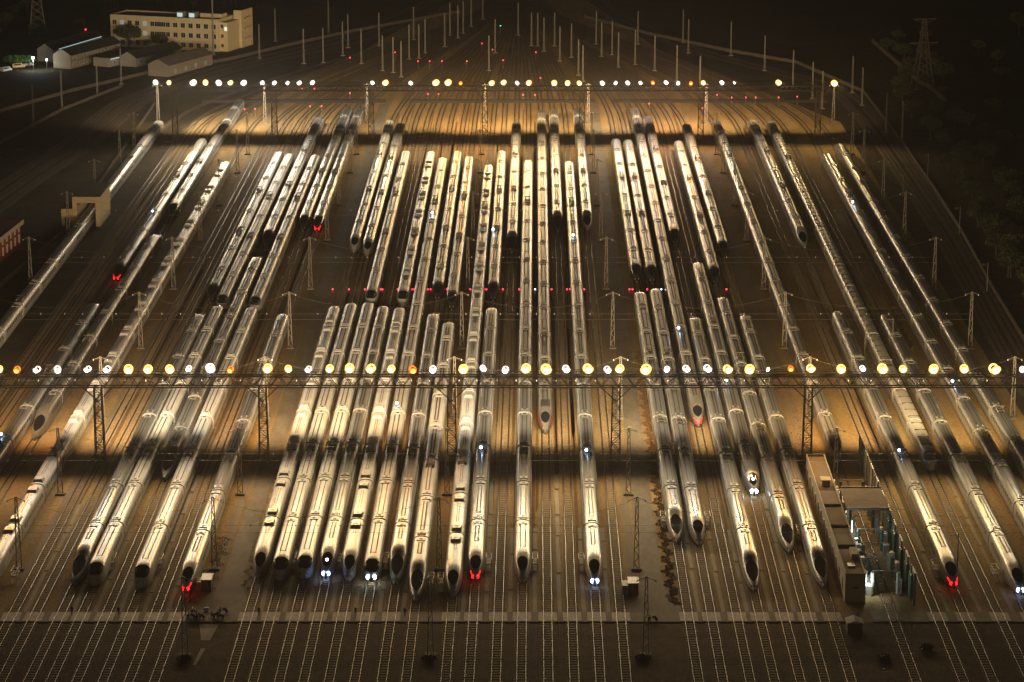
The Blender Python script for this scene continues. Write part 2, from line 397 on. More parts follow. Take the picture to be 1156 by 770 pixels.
def roof_pattern(m, style, y0, y1, paint):
    if style == 'seam':                # two long dark channels with a thin cross joint
        for s_ in (-1, 1): m.box(s_*.48-.095, s_*.48+.095, y0+.6, y1-.6, ZT-.06, ZT+.012, roof_dark)
        m.box(-.44, .44, y0+.5, y0+.62, ZT-.05, ZT+.014, roof_dark); m.box(-.44, .44, y1-.62, y1-.5, ZT-.05, ZT+.014, roof_dark)
    elif style == 'slot':              # a double dark slot broken at the vents
        yc = (y0+y1)/2
        for a_, b_ in ((y0+3.4, y1-3.4),):
            for s_ in (-1, 1): m.box(s_*.31-.13, s_*.31+.13, a_, b_, ZT-.06, ZT+.02, roof_dark)
            m.box(-.27, .27, a_, a_+.16, ZT-.04, ZT+.018, roof_dark); m.box(-.27, .27, b_-.16, b_, ZT-.04, ZT+.018, roof_dark)
    elif style == 'pod':
        for s_ in (-1, 1): m.box(s_*.2-.05, s_*.2+.05, y0+6.5, y1-6.5, ZT-.06, ZT+.02, roof_dark)
    elif style == 'cross':
        k = y0 + 2.0
        while k < y1-1:
            m.box(-1.15, 1.15, k, k+.22, ZT-.25, ZT+.03, roof_dark); k += 5.2
def under(m, y0, y1):
    m.box(-1.3, 1.3, y0+.5, y1-.5, .22, .55, under_dark)
    for yb in (y0+4.2, y1-4.2):
        m.box(-1.2, 1.2, yb-1.7, yb+1.7, .19, .6, under_dark)
CARMESH = {}
def car_mesh(paint, style, kind):
    key = (paint.name, style, kind)
    if key in CARMESH: return CARMESH[key]
    m = MB()
    if kind == 'mid':
        body_rings(m, [GAP/2, 1.2, CARL/2, CARL-1.2, CARL-GAP/2], paint); roof_pattern(m, style, GAP/2, CARL-GAP/2, paint); under(m, 0, CARL)
        for yr in (GAP/2, CARL-GAP/2-.14):         # raised pale end ring
            v = []; f = []; N_ = len(RING)
            for y, e in ((yr, 1.0), (yr, 1.009), (yr+.10, 1.009), (yr+.10, 1.0)): v += [(x*e, y, ZB+(ZT-ZB)*z*e) for x, z in RING]
            for i in range(3):
                for j in range(N_-1): f.append((i*N_+j, i*N_+j+1, (i+1)*N_+j+1, (i+1)*N_+j))
            m.add(v, f, white_trim)
    else:
        NL = NOSE[kind]; ts = [0,.02,.05,.09,.14,.2,.27,.35,.44,.54,.65,.77,.89,1.0]
        v = []; f = []; N_ = len(RING)
        for t in ts:
            for q in range(-9, 10): v.append(surf(kind, t, q))
        for y in (NL+2, ENDL-GAP/2): v += [(x, y, ZB+(ZT-ZB)*z) for x, z in RING]
        nn = len(ts)+2
        fr = []
        for i in range(nn-1):
            for j in range(N_-1): (fr if 5 <= j <= 12 and i >= nn-5 else f).append((i*N_+j, i*N_+j+1, (i+1)*N_+j+1, (i+1)*N_+j))
        fn_ = [q for q in f if q[0] < (len(ts)-2)*N_] if paint.name in NOSESHELL else []
        fs_ = [q for q in f if q not in set(fn_)]
        m.add(v, fs_, SHELL.get(paint.name, paint), True); k_ = m.mi(paint)
        if fn_:
            kn_ = m.mi(nose_shade)
            for q_ in fn_: m.f.append(list(q_)); m.m.append(kn_); m.sm.append(True)
        for q_ in fr: m.f.append(list(q_)); m.m.append(k_); m.sm.append(True)
        m.add(v, [tuple(range(N_)), tuple(range((nn-1)*N_, nn*N_))[::-1]], paint)
        roof_pattern(m, style if style != 'seam' else 'seam', NL+1.2, ENDL-GAP/2, paint); m.box(-1.3, 1.3, NL*.55, ENDL-.5, .22, .55, under_dark)
        m.box(-1.2, 1.2, NL*.6, NL*.6+3.2, .19, .6, under_dark); m.box(-1.2, 1.2, ENDL-6, ENDL-2.7, .19, .6, under_dark)
    CARMESH[key] = m.mesh('car_body'); return CARMESH[key]
def patch(kind, tc, tr, smax, d, mt, nt=12, nq=8, power=.5):
    m = MB(); v = []; f = []
    for i in range(nt+1):
        a = -1 + 2*i/nt; sp = smax*max(.02, (1-a*a))**power
        for j in range(nq+1): v.append(surf_out(kind, tc+tr*a, -sp+2*sp*j/nq, d))
    for i in range(nt):
        for j in range(nq): f.append((i*(nq+1)+j, i*(nq+1)+j+1, (i+1)*(nq+1)+j+1, (i+1)*(nq+1)+j))
    m.add(v, f, mt, True); return m
WS = {'bullet': patch('bullet', .46, .23, 3.3, .03, glass_dark), 'duck': patch('duck', .50, .31, 3.5, .03, glass_dark),
      'blunt': patch('blunt', .43, .28, 4.8, .03, glass_dark, power=.25)}
WS = {k: m.mesh('windscreen') for k, m in WS.items()}
CAB = {k: patch(k, .42, .045, 1.0, .05, cab_glow).mesh('cab_light') for k in NOSE}
HL = {}
def hl_mesh(kind, mt):
    if (kind, mt.name) in HL: return HL[(kind, mt.name)]
    out = []
    for s_ in (-1, 1):
        m = MB(); p = surf(kind, .10 if kind != 'blunt' else .06, s_*5.2)
        sz = .22 if mt is head_off else .34 if mt is head_red else .44
        m.ball((p.x, p.y-.02, p.z+.05), sz*.75, sz*.5, sz, mt, 10, 6)
        if mt is head_red:
            v = [surf_out(kind, t_, s_*(q_+dq), .05) for t_, q_ in ((.12,4.9),(.17,4.9),(.23,5.0),(.29,5.1)) for dq in (-.22,.22)]
            m.add(v, [(0,1,3,2),(2,3,5,4),(4,5,7,6)], head_red)
        out.append(m.mesh('headlight'))
    HL[(kind, mt.name)] = out; return out
def wband(y0, y1, s_):
    m = MB(); zs = (2.02, 2.72)
    def px(z):
        zz = (z-ZB)/(ZT-ZB)
        for (xa,za),(xb,zb_) in zip(PROF, PROF[1:]):
            if za <= zz <= zb_: return xa+(xb-xa)*(zz-za)/(zb_-za)
        return 1.6
    y = y0
    while y + 1.5 < y1:
        v = [(s_*(px(z)+.015), yy_, z) for z in zs for yy_ in (y, y+1.5)]
        m.add(v, [(0,1,3,2)], glass_dark); y += 2.05
    return m.mesh('window_band')
WB_MID = [wband(2.4, CARL-2.2, s_) for s_ in (-1, 1)]; WB_END = [wband(14.0, ENDL-2.2, s_) for s_ in (-1, 1)]
gm = MB(); gm.box(-1.25, 1.25, -GAP/2-.02, GAP/2+.02, .7, 3.45, rubber); GANG = gm.mesh('gangway')
def vent_mesh(paint):
    m = MB(); m.box(-.8, .8, -.75, .75, ZT-.2, ZT+.10, paint); m.box(-.28, .28, -.42, .42, ZT+.10, ZT+.125, roof_dark)
    m.box(-.7, -.42, -.42, .42, ZT+.10, ZT+.12, roof_grey); m.box(.42, .7, -.42, .42, ZT+.10, ZT+.12, roof_grey); return m.mesh('roof_vent')
VENT = {}
def pod_mesh(paint):                    # aerodynamic fairing: wedge ends, dark hatch
    m = MB(); z0, z1 = ZT-.25, ZT+.42
    v = [(-1.05,-1.5,z0),(1.05,-1.5,z0),(1.05,1.5,z0),(-1.05,1.5,z0),(-.8,-.9,z1),(.8,-.9,z1),(.8,1.1,z1),(-.8,1.1,z1)]
    m.add(v, [(4,5,6,7),(0,1,5,4),(1,2,6,5),(2,3,7,6),(3,0,4,7)], paint)
    m.box(-.42, .42, -.3, .5, z1, z1+.03, roof_grey); m.box(-.6, .6, 1.2, 1.6, ZT-.1, ZT+.08, roof_dark); return m.mesh('roof_fairing')
def panto_mesh():
    m = MB(); z = ZT
    m.box(-.9, .9, -1.5, 1.5, z-.12, z+.03, roof_dark)
    for x in (-.75, .75):
        for y in (-1.1, 0, 1.1): m.tube((x,y,z), (x,y,z+.42), .13, .09, roof_grey, 6)
        m.bar((x,-1.3,z+.45), (x,1.3,z+.45), .1, dark_steel)
    m.bar((-.75,-1.1,z+.45), (.75,-1.1,z+.45), .1, dark_steel); m.bar((-.75,1.1,z+.45), (.75,1.1,z+.45), .1, dark_steel)
    m.bar((-.35,1.0,z+.5), (-.5,-1.0,z+.78), .09, dark_steel); m.bar((.35,1.0,z+.5), (.5,-1.0,z+.78), .09, dark_steel)
    m.bar((0,-1.0,z+.78), (0,.8,z+.95), .09, dark_steel)
    m.bar((-.95,.7,z+1.0), (.95,.7,z+1.0), .12, dark_steel); m.bar((-.95,.95,z+1.0), (.95,.95,z+1.0), .12, dark_steel)
    m.tube((.55,-1.9,z), (.55,-1.9,z+.7), .16, .1, roof_dark, 6); m.tube((-.5,1.9,z), (-.5,1.9,z+.55), .14, .09, roof_dark, 6)
    return m.mesh('pantograph')
PANTO = panto_mesh()
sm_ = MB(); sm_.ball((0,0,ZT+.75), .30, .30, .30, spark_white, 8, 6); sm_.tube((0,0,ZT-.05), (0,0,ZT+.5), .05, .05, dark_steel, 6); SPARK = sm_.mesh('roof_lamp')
def stripe_mesh(kind):
    m = MB(); NL = NOSE[kind]
    for s_ in (-1, 1):
        v = []; f = []
        ts = [.12,.25,.4,.55,.7,.85,1.0]
        for t in ts:
            for q in (4.6, 5.6): v.append(surf_out(kind, t, s_*q, 0) + Vector((s_*.03, -.01, .03)))
        for i in range(len(ts)-1): f.append((2*i, 2*i+1, 2*i+3, 2*i+2))
        m.add(v, f, red_paint)
        v = [(s_*1.675, NL, 1.35),(s_*1.675, ENDL-.4, 1.35),(s_*1.675, ENDL-.4, 1.62),(s_*1.675, NL, 1.62)]
        m.add(v, [(0,1,2,3)], red_paint)
    return m.mesh('red_stripe')
ROOFCAB = MB(); ROOFCAB.box(-1.0, 1.0, 9.8, 15.0, ZT-.2, ZT+.06, roof_dark); ROOFCAB = ROOFCAB.mesh('roof_panel')

def build_train(x0, y_nose, cars, paint, style, nose, lights=None, cab=False, label='', group='', pantos=None, sparks=(), stripe=False, tail_lights=None):
    t = thing('bullet_train', label, 'train', (yx(x0, y_nose), y_nose, .18-.18), -PHI, group)
    L_ = ENDL*2 + (cars-2)*CARL
    if pantos is None: pantos = {2: .82, cars-3: .18}
    if paint.name not in VENT: VENT[paint.name] = (vent_mesh(paint), pod_mesh(paint))
    y = 0.0
    for i in range(cars):
        end = i in (0, cars-1); kind = nose if end else 'mid'
        ln = ENDL if end else CARL
        cnm = 'end_car' if end else 'middle_car'
        c_ = link(cnm, car_mesh(paint, style, kind), t, (0, y, 0) if i != cars-1 else (0, y+ln, 0), 0 if i != cars-1 else pi)
        wb = WB_END if end else WB_MID
        link('window_band', wb[0], c_); link('window_band', wb[1], c_)
        if i < cars-1: link('gangway', GANG, c_, (0, ln, 0))
        if end:
            link('windscreen', WS[nose], c_)
            lm = {'white': head_white, 'blue': head_blue, 'red': head_red}.get(lights if i == 0 else tail_lights, head_off)
            for h_ in hl_mesh(nose, lm): link('headlight', h_, c_)
            if cab and i == 0: link('cab_light', CAB[nose], c_)
            if stripe: link('red_stripe', stripe_mesh(nose), c_); link('roof_panel', ROOFCAB, c_)
        if style in ('slot', 'seam'):
            vm = VENT[paint.name][0]
            for yv in ((1.9, CARL-1.9) if not end else (ENDL-1.9,)): link('roof_vent', vm, c_, (0, yv, 0))
        if style == 'pod':
            vm = VENT[paint.name][1]
            for yv in ((2.6, CARL-4.4) if not end else (ENDL-4.2,)):
                link('roof_fairing', vm, c_, (0, yv, 0))
        if i in pantos: link('pantograph', PANTO, c_, (0, CARL*pantos[i], 0))
        for (su, sv_) in sparks:
            sp_ = at(su, sv_, ZT+.75); ly = sp_.y - y_nose - y
            if 0 <= ly < ln: link('roof_lamp', SPARK, c_, (max(-1.0, min(1.0, sp_.x - yx(x0, sp_.y))) if i != cars-1 else 0, ly if i != cars-1 else ln-ly, 0))
        y += ln
    return t

Wt, Sv, Cr, St, Gy = white_paint, silver_paint, cream_paint, steel_paint, grey_paint
# key, track, nose pixel (or None), tail pixel, cars, paint, roof, nose, options
TR = [
 ('F','Ta',None,(258,179),16,Wt,'pod','bullet',{}),
 ('F','F2',(83,662),(228,342),8,Sv,'slot','duck',{}),
 ('F','F3',(108,655),(244,347),8,Wt,'seam','blunt',{}),
 ('F','F4',(160.5,658.5),(281,348),8,Wt,'seam','blunt',{}),
 ('F','F5',(208,670),(321,348),8,Sv,'slot','bullet',{'lights':'red'}),
 ('F','F6',(291,650),(375.6,342),8,Wt,'pod','bullet',{}),
 ('F','F7',(316,650),(393.5,343),8,Wt,'seam','blunt',{}),
 ('F','F8',(344,648.5),(414,342),8,Wt,'seam','blunt',{}),
 ('F','F9',(366.5,655),(433,337),8,Sv,'slot','bullet',{'lights':'blue','cab':True}),
 ('F','F10',(394,653.5),(452,343),8,Wt,'pod','bullet',{}),
 ('F','F11',(419,650),(500,180),16,Cr,'seam','blunt',{'lights':'white','sparks':((448,455),(488,240))}),
 ('F','F12',(447,661),(490,342),8,Sv,'slot','duck',{}),
 ('F','F13',(469,680),(508,350.6),8,Cr,'slot','duck',{}),
 ('F','F14',(511,672),(551.7,183),16,Wt,'pod','bullet',{}),
 ('F','F15',(536.6,657),(556,340.5),8,Sv,'slot','bullet',{'lights':'red','sparks':((543,505),)}),
 ('F','F16',(589,655),(597,178.5),16,Sv,'seam','bullet',{}),
 ('F','F17',(671.5,668.5),(641,174),16,Sv,'slot','bullet',{'lights':'blue','sparks':((662,508),(647,265))}),
 ('F','F18',(764.4,614.6),(721,317),8,Sv,'seam','duck',{}),
 ('F','F19',(788,616),(739,318.7),8,Sv,'seam','bullet',{}),
 ('F','F20',(852,670),(783.5,344),8,Sv,'slot','duck',{}),
 ('F','F21',(892,626),(815.6,322.6),8,Sv,'slot','duck',{}),
 ('F','F22',(929,663.5),(841,343.6),8,Sv,'slot','duck',{}),
 ('F','F23',(1079,665),(943,344),8,Sv,'slot','bullet',{'lights':'red','sparks':((1015,508),)}),
 ('F','F24',(1154.5,672),(1000,348),8,Sv,'slot','bullet',{'lights':'blue'}),
 ('M','Tb1',(38,497),(182,254),8,Gy,'slot','duck',{}),
 ('M','M5',(184,542),(294.5,279),8,Sv,'slot','duck',{}),
 ('M','M20',(615.6,492),(611.5,118),16,Gy,'seam','bullet',{'stripe':True}),
 ('M','M26',(789,487),(717,114),16,Gy,'slot','bullet',{'lights':'red','sparks':((766,370),)}),
 ('M','M28',(853,562),(787.5,288),8,Sv,'slot','bullet',{'lights':'white','cab':True,'sparks':((820,429),)}),
 ('M','R30',(946,527),(808,129.4),16,Gy,'seam','bullet',{}),
 ('M','R32',(1058,542),(866,128),16,Cr,'cross','blunt',{}),
 ('R','La',(91,276),(183,150),8,Cr,'slot','blunt',{}),
 ('R','Tb0',(130,318),(229,152),8,St,'slot','bullet',{'lights':'red','sparks':((172,238),)}),
 ('R','Tb1',(186,246),None,8,St,'slot','bullet',{}),
 ('R','F2',(234,341),(316,168),8,St,'slot','bullet',{}),
 ('R','F3',(250,345),(325,177),8,Cr,'seam','blunt',{}),
 ('R','M5',(300,277),(360,130),8,St,'slot','bullet',{}),
 ('R','F4',(287.5,347.5),(353,178),8,Cr,'seam','blunt',{}),
 ('R','R7',(342,258),(393,120),8,St,'slot','bullet',{}),
 ('R','F5',(357.6,258),(403,122),8,St,'slot','bullet',{'lights':'red'}),
 ('R','F6',(399,283),(438.7,134),8,Wt,'seam','bullet',{}),
 ('R','F7',(414,287),(452,138),8,Sv,'seam','bullet',{}),
 ('R','F8',(417.6,339),(457.4,174.5),8,Cr,'seam','blunt',{}),
 ('R','F10',(454,340.5),(486,174),8,Wt,'pod','blunt',{}),
 ('R','F12',(493,336.6),(516.6,169.5),8,St,'slot','bullet',{}),
 ('R','F13',(509.6,348),(530,174.5),8,St,'slot','bullet',{}),
 ('R','F15',(556,338),(566.8,167.5),8,St,'slot','bullet',{'sparks':((556,259),)}),
 ('R','R18',(578,285),(584.4,131.7),8,St,'slot','duck',{}),
 ('R','R21',(629.6,260),(625,118),8,St,'slot','duck',{}),
 ('R','R23',(663,260),(651.5,117),8,Sv,'slot','duck',{}),
 ('R','F18',(718,316),(695.6,155.5),8,St,'slot','bullet',{}),
 ('R','F19',(737,318),(709.6,155.5),8,St,'slot','bullet',{}),
 ('R','F20',(763.4,276.6),(731.4,127),8,St,'slot','bullet',{}),
 ('R','F21',(811,319.5),(767,157),8,St,'slot','bullet',{}),
 ('R','F22',(821,289),(777.4,138.7),8,St,'slot','bullet',{}),
 ('R','F23',(908,279),(846,130),8,Cr,'slot','duck',{}),
 ('O','La',None,(84.5,272),8,Cr,'slot','blunt',{}),
 ('O','Tb0',None,(109,337),8,Sv,'slot','bullet',{'sparks':((1,490),)}),
 ('O','R33',None,(931,170),16,Sv,'seam','bullet',{'sparks':((1074,430),(960,228))}),
 ('O','R34',None,(945.7,159),16,Sv,'slot','bullet',{}),
]
COLWORD = {'white_paint':'white','silver_paint':'silver-grey','cream_paint':'cream','steel_paint':'silver-grey shadow-nosed','grey_paint':'grey'}
ROOFWORD = {'seam':'twin roof lines','slot':'a dark double roof slot','pod':'bulky roof fairings','cross':'dark cross bars on its roof'}
rank = {r: sorted([t for t in TR if t[0] == r], key=lambda t: (t[2][0] if t[2] else -50)) for r in 'FMR'}
TRACK_BY = {}
for (r, k, npx, tpx, cars, paint, style, nose, opt) in TR:
    Lt = ENDL*2 + (cars-2)*CARL
    ys = []
    if npx: ys.append(at(npx[0], npx[1], .9).y)
    if tpx: ys.append(at(tpx[0], tpx[1], 3.2).y - Lt)
    y0 = sum(ys)/len(ys) if len(ys) < 2 else (ys[0]*.65 + ys[1]*.35)
    opt = dict(opt)
    cw = COLWORD[paint.name]
    lt = {'red':' showing red tail lights', 'white':' with white headlights on', 'blue':' with bluish headlights on'}.get(opt.get('lights'), ' with ' + ROOFWORD[style])
    if opt.get('stripe'): lt = ' with red nose stripes'
    if r == 'O':
        label = {'La':'cream train at far left just below the wash portal','Tb0':'silver-grey train leaving the left picture edge below the red-lit train',
                 'R33':'long silver-grey train second from the right, leaving the right edge','R34':'outermost long silver-grey train along the right side of the yard'}[k]
        grp = 'trains on the outer tracks'; dsc = 'the train leaving the picture edge'
    else:
        i = [t[1] for t in rank[r]].index(k) + 1
        nm = {'F':'front-row','M':'near-gantry','R':'rear-row'}[r]
        label = f"{cw} train{lt}, {ORD[i]} {nm} nose from the left"
        grp = {'F':'trains with noses at the near crossing','M':'trains with noses beyond the near lamp gantry','R':'trains of the rear row'}[r]
        dsc = f"the {ORD[i]} {nm} train from the left"
    x0 = TX[k]
    if k == 'La': x0 = TX[k]
    build_train(x0, y0, cars, paint, style, nose, label=label, group=grp, **opt)
    if k not in TRACK_BY or r in 'FM': TRACK_BY[k] = dsc if r != 'O' else {'La':'the train in the wash portal','Tb0':'the red-lit train at left','R33':'the second long train from the right','R34':'the outermost long train at right'}[k]
EMPTY = {'Ea':'empty rail track just right of the wash portal','Eb':'empty rail track left of the red-lit train at left','Ec':'empty rail track next to the long white train at left',
         'Ed':'empty rail track left of the second front-row train','Ee':'empty rail track right of the wash shed wall'}
for k, o in TRACK_OBJ.items():
    o['label'] = EMPTY.get(k) or f"rail track under {TRACK_BY[k]}"

# ------------------------------------------------------------------ lamp gantries
SPOT = {}
def spot_data(colour, fwd, far):
    key = (colour, fwd, far)
    if key in SPOT: return SPOT[key]
    d = bpy.data.lights.new('floodlight_beam', 'SPOT')
    p = {(True,False):P_NEAR_FWD,(False,False):P_NEAR_BACK,(True,True):P_FAR_FWD,(False,True):P_FAR_BACK}[(fwd,far)]
    k = {'y':1.0,'Y':1.35,'w':.8,'W':1.25,'o':1.6,'s':.25}[colour]
    d.energy = p*k; d.color = {'y':(1,.69,.30),'Y':(1,.68,.29),'w':(1,.86,.66),'W':(1,.87,.68),'o':(1,.40,.09),'s':(1,.9,.8)}[colour]
    d.spot_size = radians(110); d.spot_blend = 1.0; d.shadow_soft_size = .35
    SPOT[key] = d; return d
def flood_meshes(colour):
    sc = {'y':1.0,'Y':1.15,'w':.8,'W':1.15,'o':.8,'s':.45}[colour]
    lm = {'y':lens_y,'Y':lens_y,'w':lens_w,'W':lens_w,'o':lens_o,'s':lens_w}[colour]
    h_ = MB()
    h_.tube((0,0,-1.6), (0,0,-.1), .09, .09, lamp_housing, 6)
    h_.bar((-.5,0,-.55), (.5,0,-.55), .1, lamp_housing)
    for s_ in (-1, 1):                      # two reflector bowls back to back
        a = Vector((0, -s_*.12, 0)); d = Vector((0, -s_*cos(radians(22)), -sin(radians(22))))
        h_.tube(a, a + d*.48, .3*sc, .56*sc, lamp_housing, 14, cap=False)
        h_.tube(a - d*.12, a, .16*sc, .3*sc, lamp_housing, 14)
    out = [h_.mesh('floodlight')]
    for s_ in (1, -1):
        m = MB(); a = Vector((0, -s_*.12, 0)); d = Vector((0, -s_*cos(radians(22)), -sin(radians(22))))
        c0 = a + d*.5; r = Vector((1,0,0)); q = d.cross(r); n_ = 14
        rg = {'y':halo_y,'Y':halo_y,'w':halo_w,'W':halo_w,'o':halo_o,'s':halo_w}[colour]
        v = [c0 + d*.3]
        for rr, off in ((.34, .27), (.58, .2), (.88, .0)):
            for i in range(n_): v.append(c0 + d*off + r*(rr*sc*cos(2*pi*i/n_)) + q*(rr*sc*sin(2*pi*i/n_)))
        m.add(v, [(0, 1+i, 1+(i+1) % n_) for i in range(n_)] + [(1+i, 1+n_+i, 1+n_+(i+1) % n_, 1+(i+1) % n_) for i in range(n_)], lm, True)
        m.add(v, [(1+n_+i, 1+2*n_+i, 1+2*n_+(i+1) % n_, 1+n_+(i+1) % n_) for i in range(n_)], rg, True); out.append(m.mesh('lens'))  # outer rim carries the painted halo glow
    return out
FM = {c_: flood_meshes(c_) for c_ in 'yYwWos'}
def tower_mesh(hgt, w0=1.9, w1=1.5):
    m = MB(); n_ = int(hgt/1.5)
    def cor(z, i, j): ww = (w0+(w1-w0)*z/hgt)/2; return Vector((i*ww, j*ww, z))
    for i in (-1, 1):
        for j in (-1, 1): m.bar(cor(0,i,j), cor(hgt,i,j), .22, dark_steel)
    for k in range(n_):
        z0, z1 = hgt*k/n_, hgt*(k+1)/n_; e = 1 if k % 2 else -1
        for j in (-1, 1):
            m.bar(cor(z0,-e,j), cor(z1,e,j), .12, dark_steel); m.bar(cor(z0,j,-e), cor(z1,j,e), .12, dark_steel)
            m.bar(cor(z1,-1,j), cor(z1,1,j), .09, dark_steel)
    m.box(-1.3, 1.3, -1.3, 1.3, 0, .4, concrete)
    return m
def truss_mesh(x0, x1, z0, z1, w=1.6):
    m = MB()
    for y in (-w/2, w/2):
        m.bar((x0,y,z0), (x1,y,z0), .24, dark_steel); m.bar((x0,y,z1), (x1,y,z1), .28, dark_steel)
        n_ = int((x1-x0)/3.4); dx = (x1-x0)/n_
        for k in range(n_):
            a, mid, b_ = x0+dx*k, x0+dx*(k+.5), x0+dx*(k+1)
            m.bar((a,y,z1), (mid,y,z0), .13, dark_steel); m.bar((mid,y,z0), (b_,y,z1), .13, dark_steel)
    n_ = int((x1-x0)/3.4); dx = (x1-x0)/n_
    for k in range(n_+1):
        m.bar((x0+dx*k,-w/2,z1), (x0+dx*k,w/2,z1), .12, dark_steel); m.bar((x0+dx*k,-w/2,z0), (x0+dx*k,w/2,z0), .1, dark_steel)
    m.box(x0, x1, -.4, .4, z1+.15, z1+.2, dark_steel)          # walkway grating
    for y in (-.75, .75):
        m.bar((x0,y,z1+1.1), (x1,y,z1+1.1), .07, dark_steel); m.bar((x0,y,z1+.6), (x1,y,z1+.6), .05, dark_steel)
        for k in range(n_+1): m.bar((x0+dx*k,y,z1+.1), (x0+dx*k,y,z1+1.1), .06, dark_steel)
    return m
def gantry(label, Y, zl, lamps, towers, x_ends, zt0, zt1, far):
    g_ = thing('light_gantry', label, 'light gantry', (0, Y, 0), 0, 'floodlight gantries across the yard')
    truss_mesh(x_ends[0], x_ends[1], zt0, zt1).obj('truss', g_)
    tm = tower_mesh(zt0).mesh('tower')
    for x in towers:
        link('tower', tm, g_, (x, 0, 0))
        br = MB()
        for s_ in (-1, 1):
            br.bar((0,0,zt0-3.2), (s_*3.6,0,zt0+.3), .2, dark_steel)
        link('brace', br.mesh('brace'), g_, (x, 0, 0))
    for (u, c_) in lamps:
        x = (u-U0)/F * ((Y*cos(PITCH)) + (H-zl)*sin(PITCH))
        fm = FM[c_]
        o = link('floodlight', fm[0], g_, (x, 0, zl + random.uniform(-.15,.15)), random.uniform(-.25,.25)); o.scale = [random.uniform(.85, 1.12)]*3; link('lens', fm[1], o); link('lens', fm[2], o)
        if {'y':1,'Y':1,'w':1,'W':1,'o':1,'s':0}[c_] == 0: continue
        for fwd in (True, False):
            lo = bpy.data.objects.new('floodlight_beam', spot_data(c_, fwd, far)); COL.objects.link(lo); lo.parent = o
            s_ = -1 if fwd else 1
            lo.location = (0, s_*1.05, -.25); lo.rotation_euler = (s_*radians((78 if far and not fwd else 73) + random.uniform(-5, 5)), 0, radians(random.uniform(-15, 15)))
def lampx(us): return us
NEAR = [(-25,'y'),(-1,'y'),(19,'o'),(41.5,'w'),(65,'w'),(98.7,'w'),(120.5,'w'),(145,'y'),(167,'Y'),(191.6,'Y'),(213,'w'),(237.5,'W'),(260,'o'),(302,'Y'),(325.5,'y'),(348,'w'),
 (372,'y'),(394.6,'Y'),(418.5,'y'),(441.7,'y'),(466,'o'),(488.6,'w'),(523,'Y'),(545.6,'w'),(570.5,'w'),(593.6,'Y'),(616.7,'Y'),(639.3,'w'),(664,'Y'),(686,'w'),(699.6,'Y'),(729,'Y'),
 (752.8,'w'),(775,'w'),(799,'w'),(821.8,'Y'),(846.2,'Y'),(867,'s'),(892.7,'o'),(915.5,'Y'),(949.7,'Y'),(974,'w'),(996.5,'Y'),(1019.5,'y'),(1054,'Y'),(1088.5,'y'),(1123,'Y'),(1154,'w'),(1180,'y')]
gantry('long near floodlight gantry across the middle of the yard', 547.0, 20.75, NEAR,
       [(u-U0)*.1735 for u in (85,281,506,702,931)] + [111.0], (-120, 112.5), 16.9, 19.2, False)
FAR = [(175.6,'W'),(190.7,'y'),(218,'W'),(232,'y'),(247,'W'),(260,'y'),(275,'W'),(296,'w'),(309.6,'w'),(324.6,'w'),(337.7,'w'),(352.7,'w'),(420.5,'w'),(435,'Y'),(463.6,'w'),(492,'Y'),(505.8,'Y'),
 (520,'o'),(555,'Y'),(568.5,'Y'),(583.8,'w'),(597,'Y'),(625.7,'Y'),(640.7,'y'),(654,'y'),(680,'w'),(695,'w'),(708.7,'w'),(723,'w'),(737,'o'),(752,'w'),(765.6,'w'),(780,'o'),(794,'y'),(815,'w'),(829,'s'),(879,'Y'),(942,'Y')]
gantry('far floodlight gantry behind the parked trains', 925.0, 19.8, FAR,
       [(u-U0)*.2870 for u in (178,296,411,546,661,802,941)], (-117, 106), 17.0, 18.6, True)

# ------------------------------------------------------------------ catenary masts and head spans
def mast_mesh(h=14.0):
    m = MB(); n_ = 11
    def leg(z, s_, j): ww = .5 - .32*z/h; return Vector((s_*ww, j*(.28-.12*z/h), z))
    for s_ in (-1, 1):
        for j in (-1, 1): m.bar(leg(0,s_,j), leg(h,s_,j), .11, galv)
    for k in range(n_):
        z0, z1 = h*k/n_, h*(k+1)/n_; e = 1 if k % 2 else -1
        for j in (-1, 1): m.bar(leg(z0,-e,j), leg(z1,e,j), .08, galv)
    m.box(-.25, .25, -.2, .2, h, h+.12, galv); return m
ft = MB(); ft.box(-.95, .95, -.7, .7, 0, .35, concrete); FOOT = ft.mesh('footing')
MAST = mast_mesh().mesh('mast_lattice')
ms_ = MB(); ms_.tube((-.22,0,0),(-.12,0,14),.12,.09,galv,6); ms_.tube((.22,0,0),(.12,0,14),.12,.09,galv,6)
for k_ in range(9): ms_.bar((-.2 if k_ % 2 else .2,0,1.5*k_+.6),(.2 if k_ % 2 else -.2,0,1.5*k_+2.1),.06,wire_dark)
MAST_SLIM = ms_.mesh('mast_lattice')
ha = MB(); ha.bar((-1.5,0,13.4), (0,0,13.95), .09, galv); ha.bar((0,0,13.95), (1.5,0,13.4), .09, galv); ha.ball((-1.55,0,13.3), .14,.14,.2, white_trim, 6, 4); ha.ball((1.55,0,13.3), .14,.14,.2, white_trim, 6, 4)
HEAD = ha.mesh('cross_arm')
COLS = {'on the left boundary':-128.8,'by the long white train':-91.0,'beside the left service road':-55.2,'in the mid-yard gap':-13.5,
        'beside the right service road':22.9,'left of the wash shed':64.5,'outside the right trains':108.9}
COLX = {'on the left boundary':-128.8,'by the long white train':-91.2,'beside the left service road':-55.1,'in the mid-yard gap':-13.6,
        'beside the right service road':22.8,'left of the wash shed':64.3,'outside the right trains':109.2}
ROWS = [437, 481, 526.5, 582, 643, 705, 765.5, 815, 866, 898, 958]
def mast(x, y, label, group):
    t = thing('catenary_mast', label, 'mast', (x, y, 0), -PHI, group)
    sl_ = 'throat' in label
    link('lattice', MAST_SLIM if sl_ else MAST, t); link('footing', FOOT, t)
    if not sl_: link('cross_arm', HEAD, t)
    return t
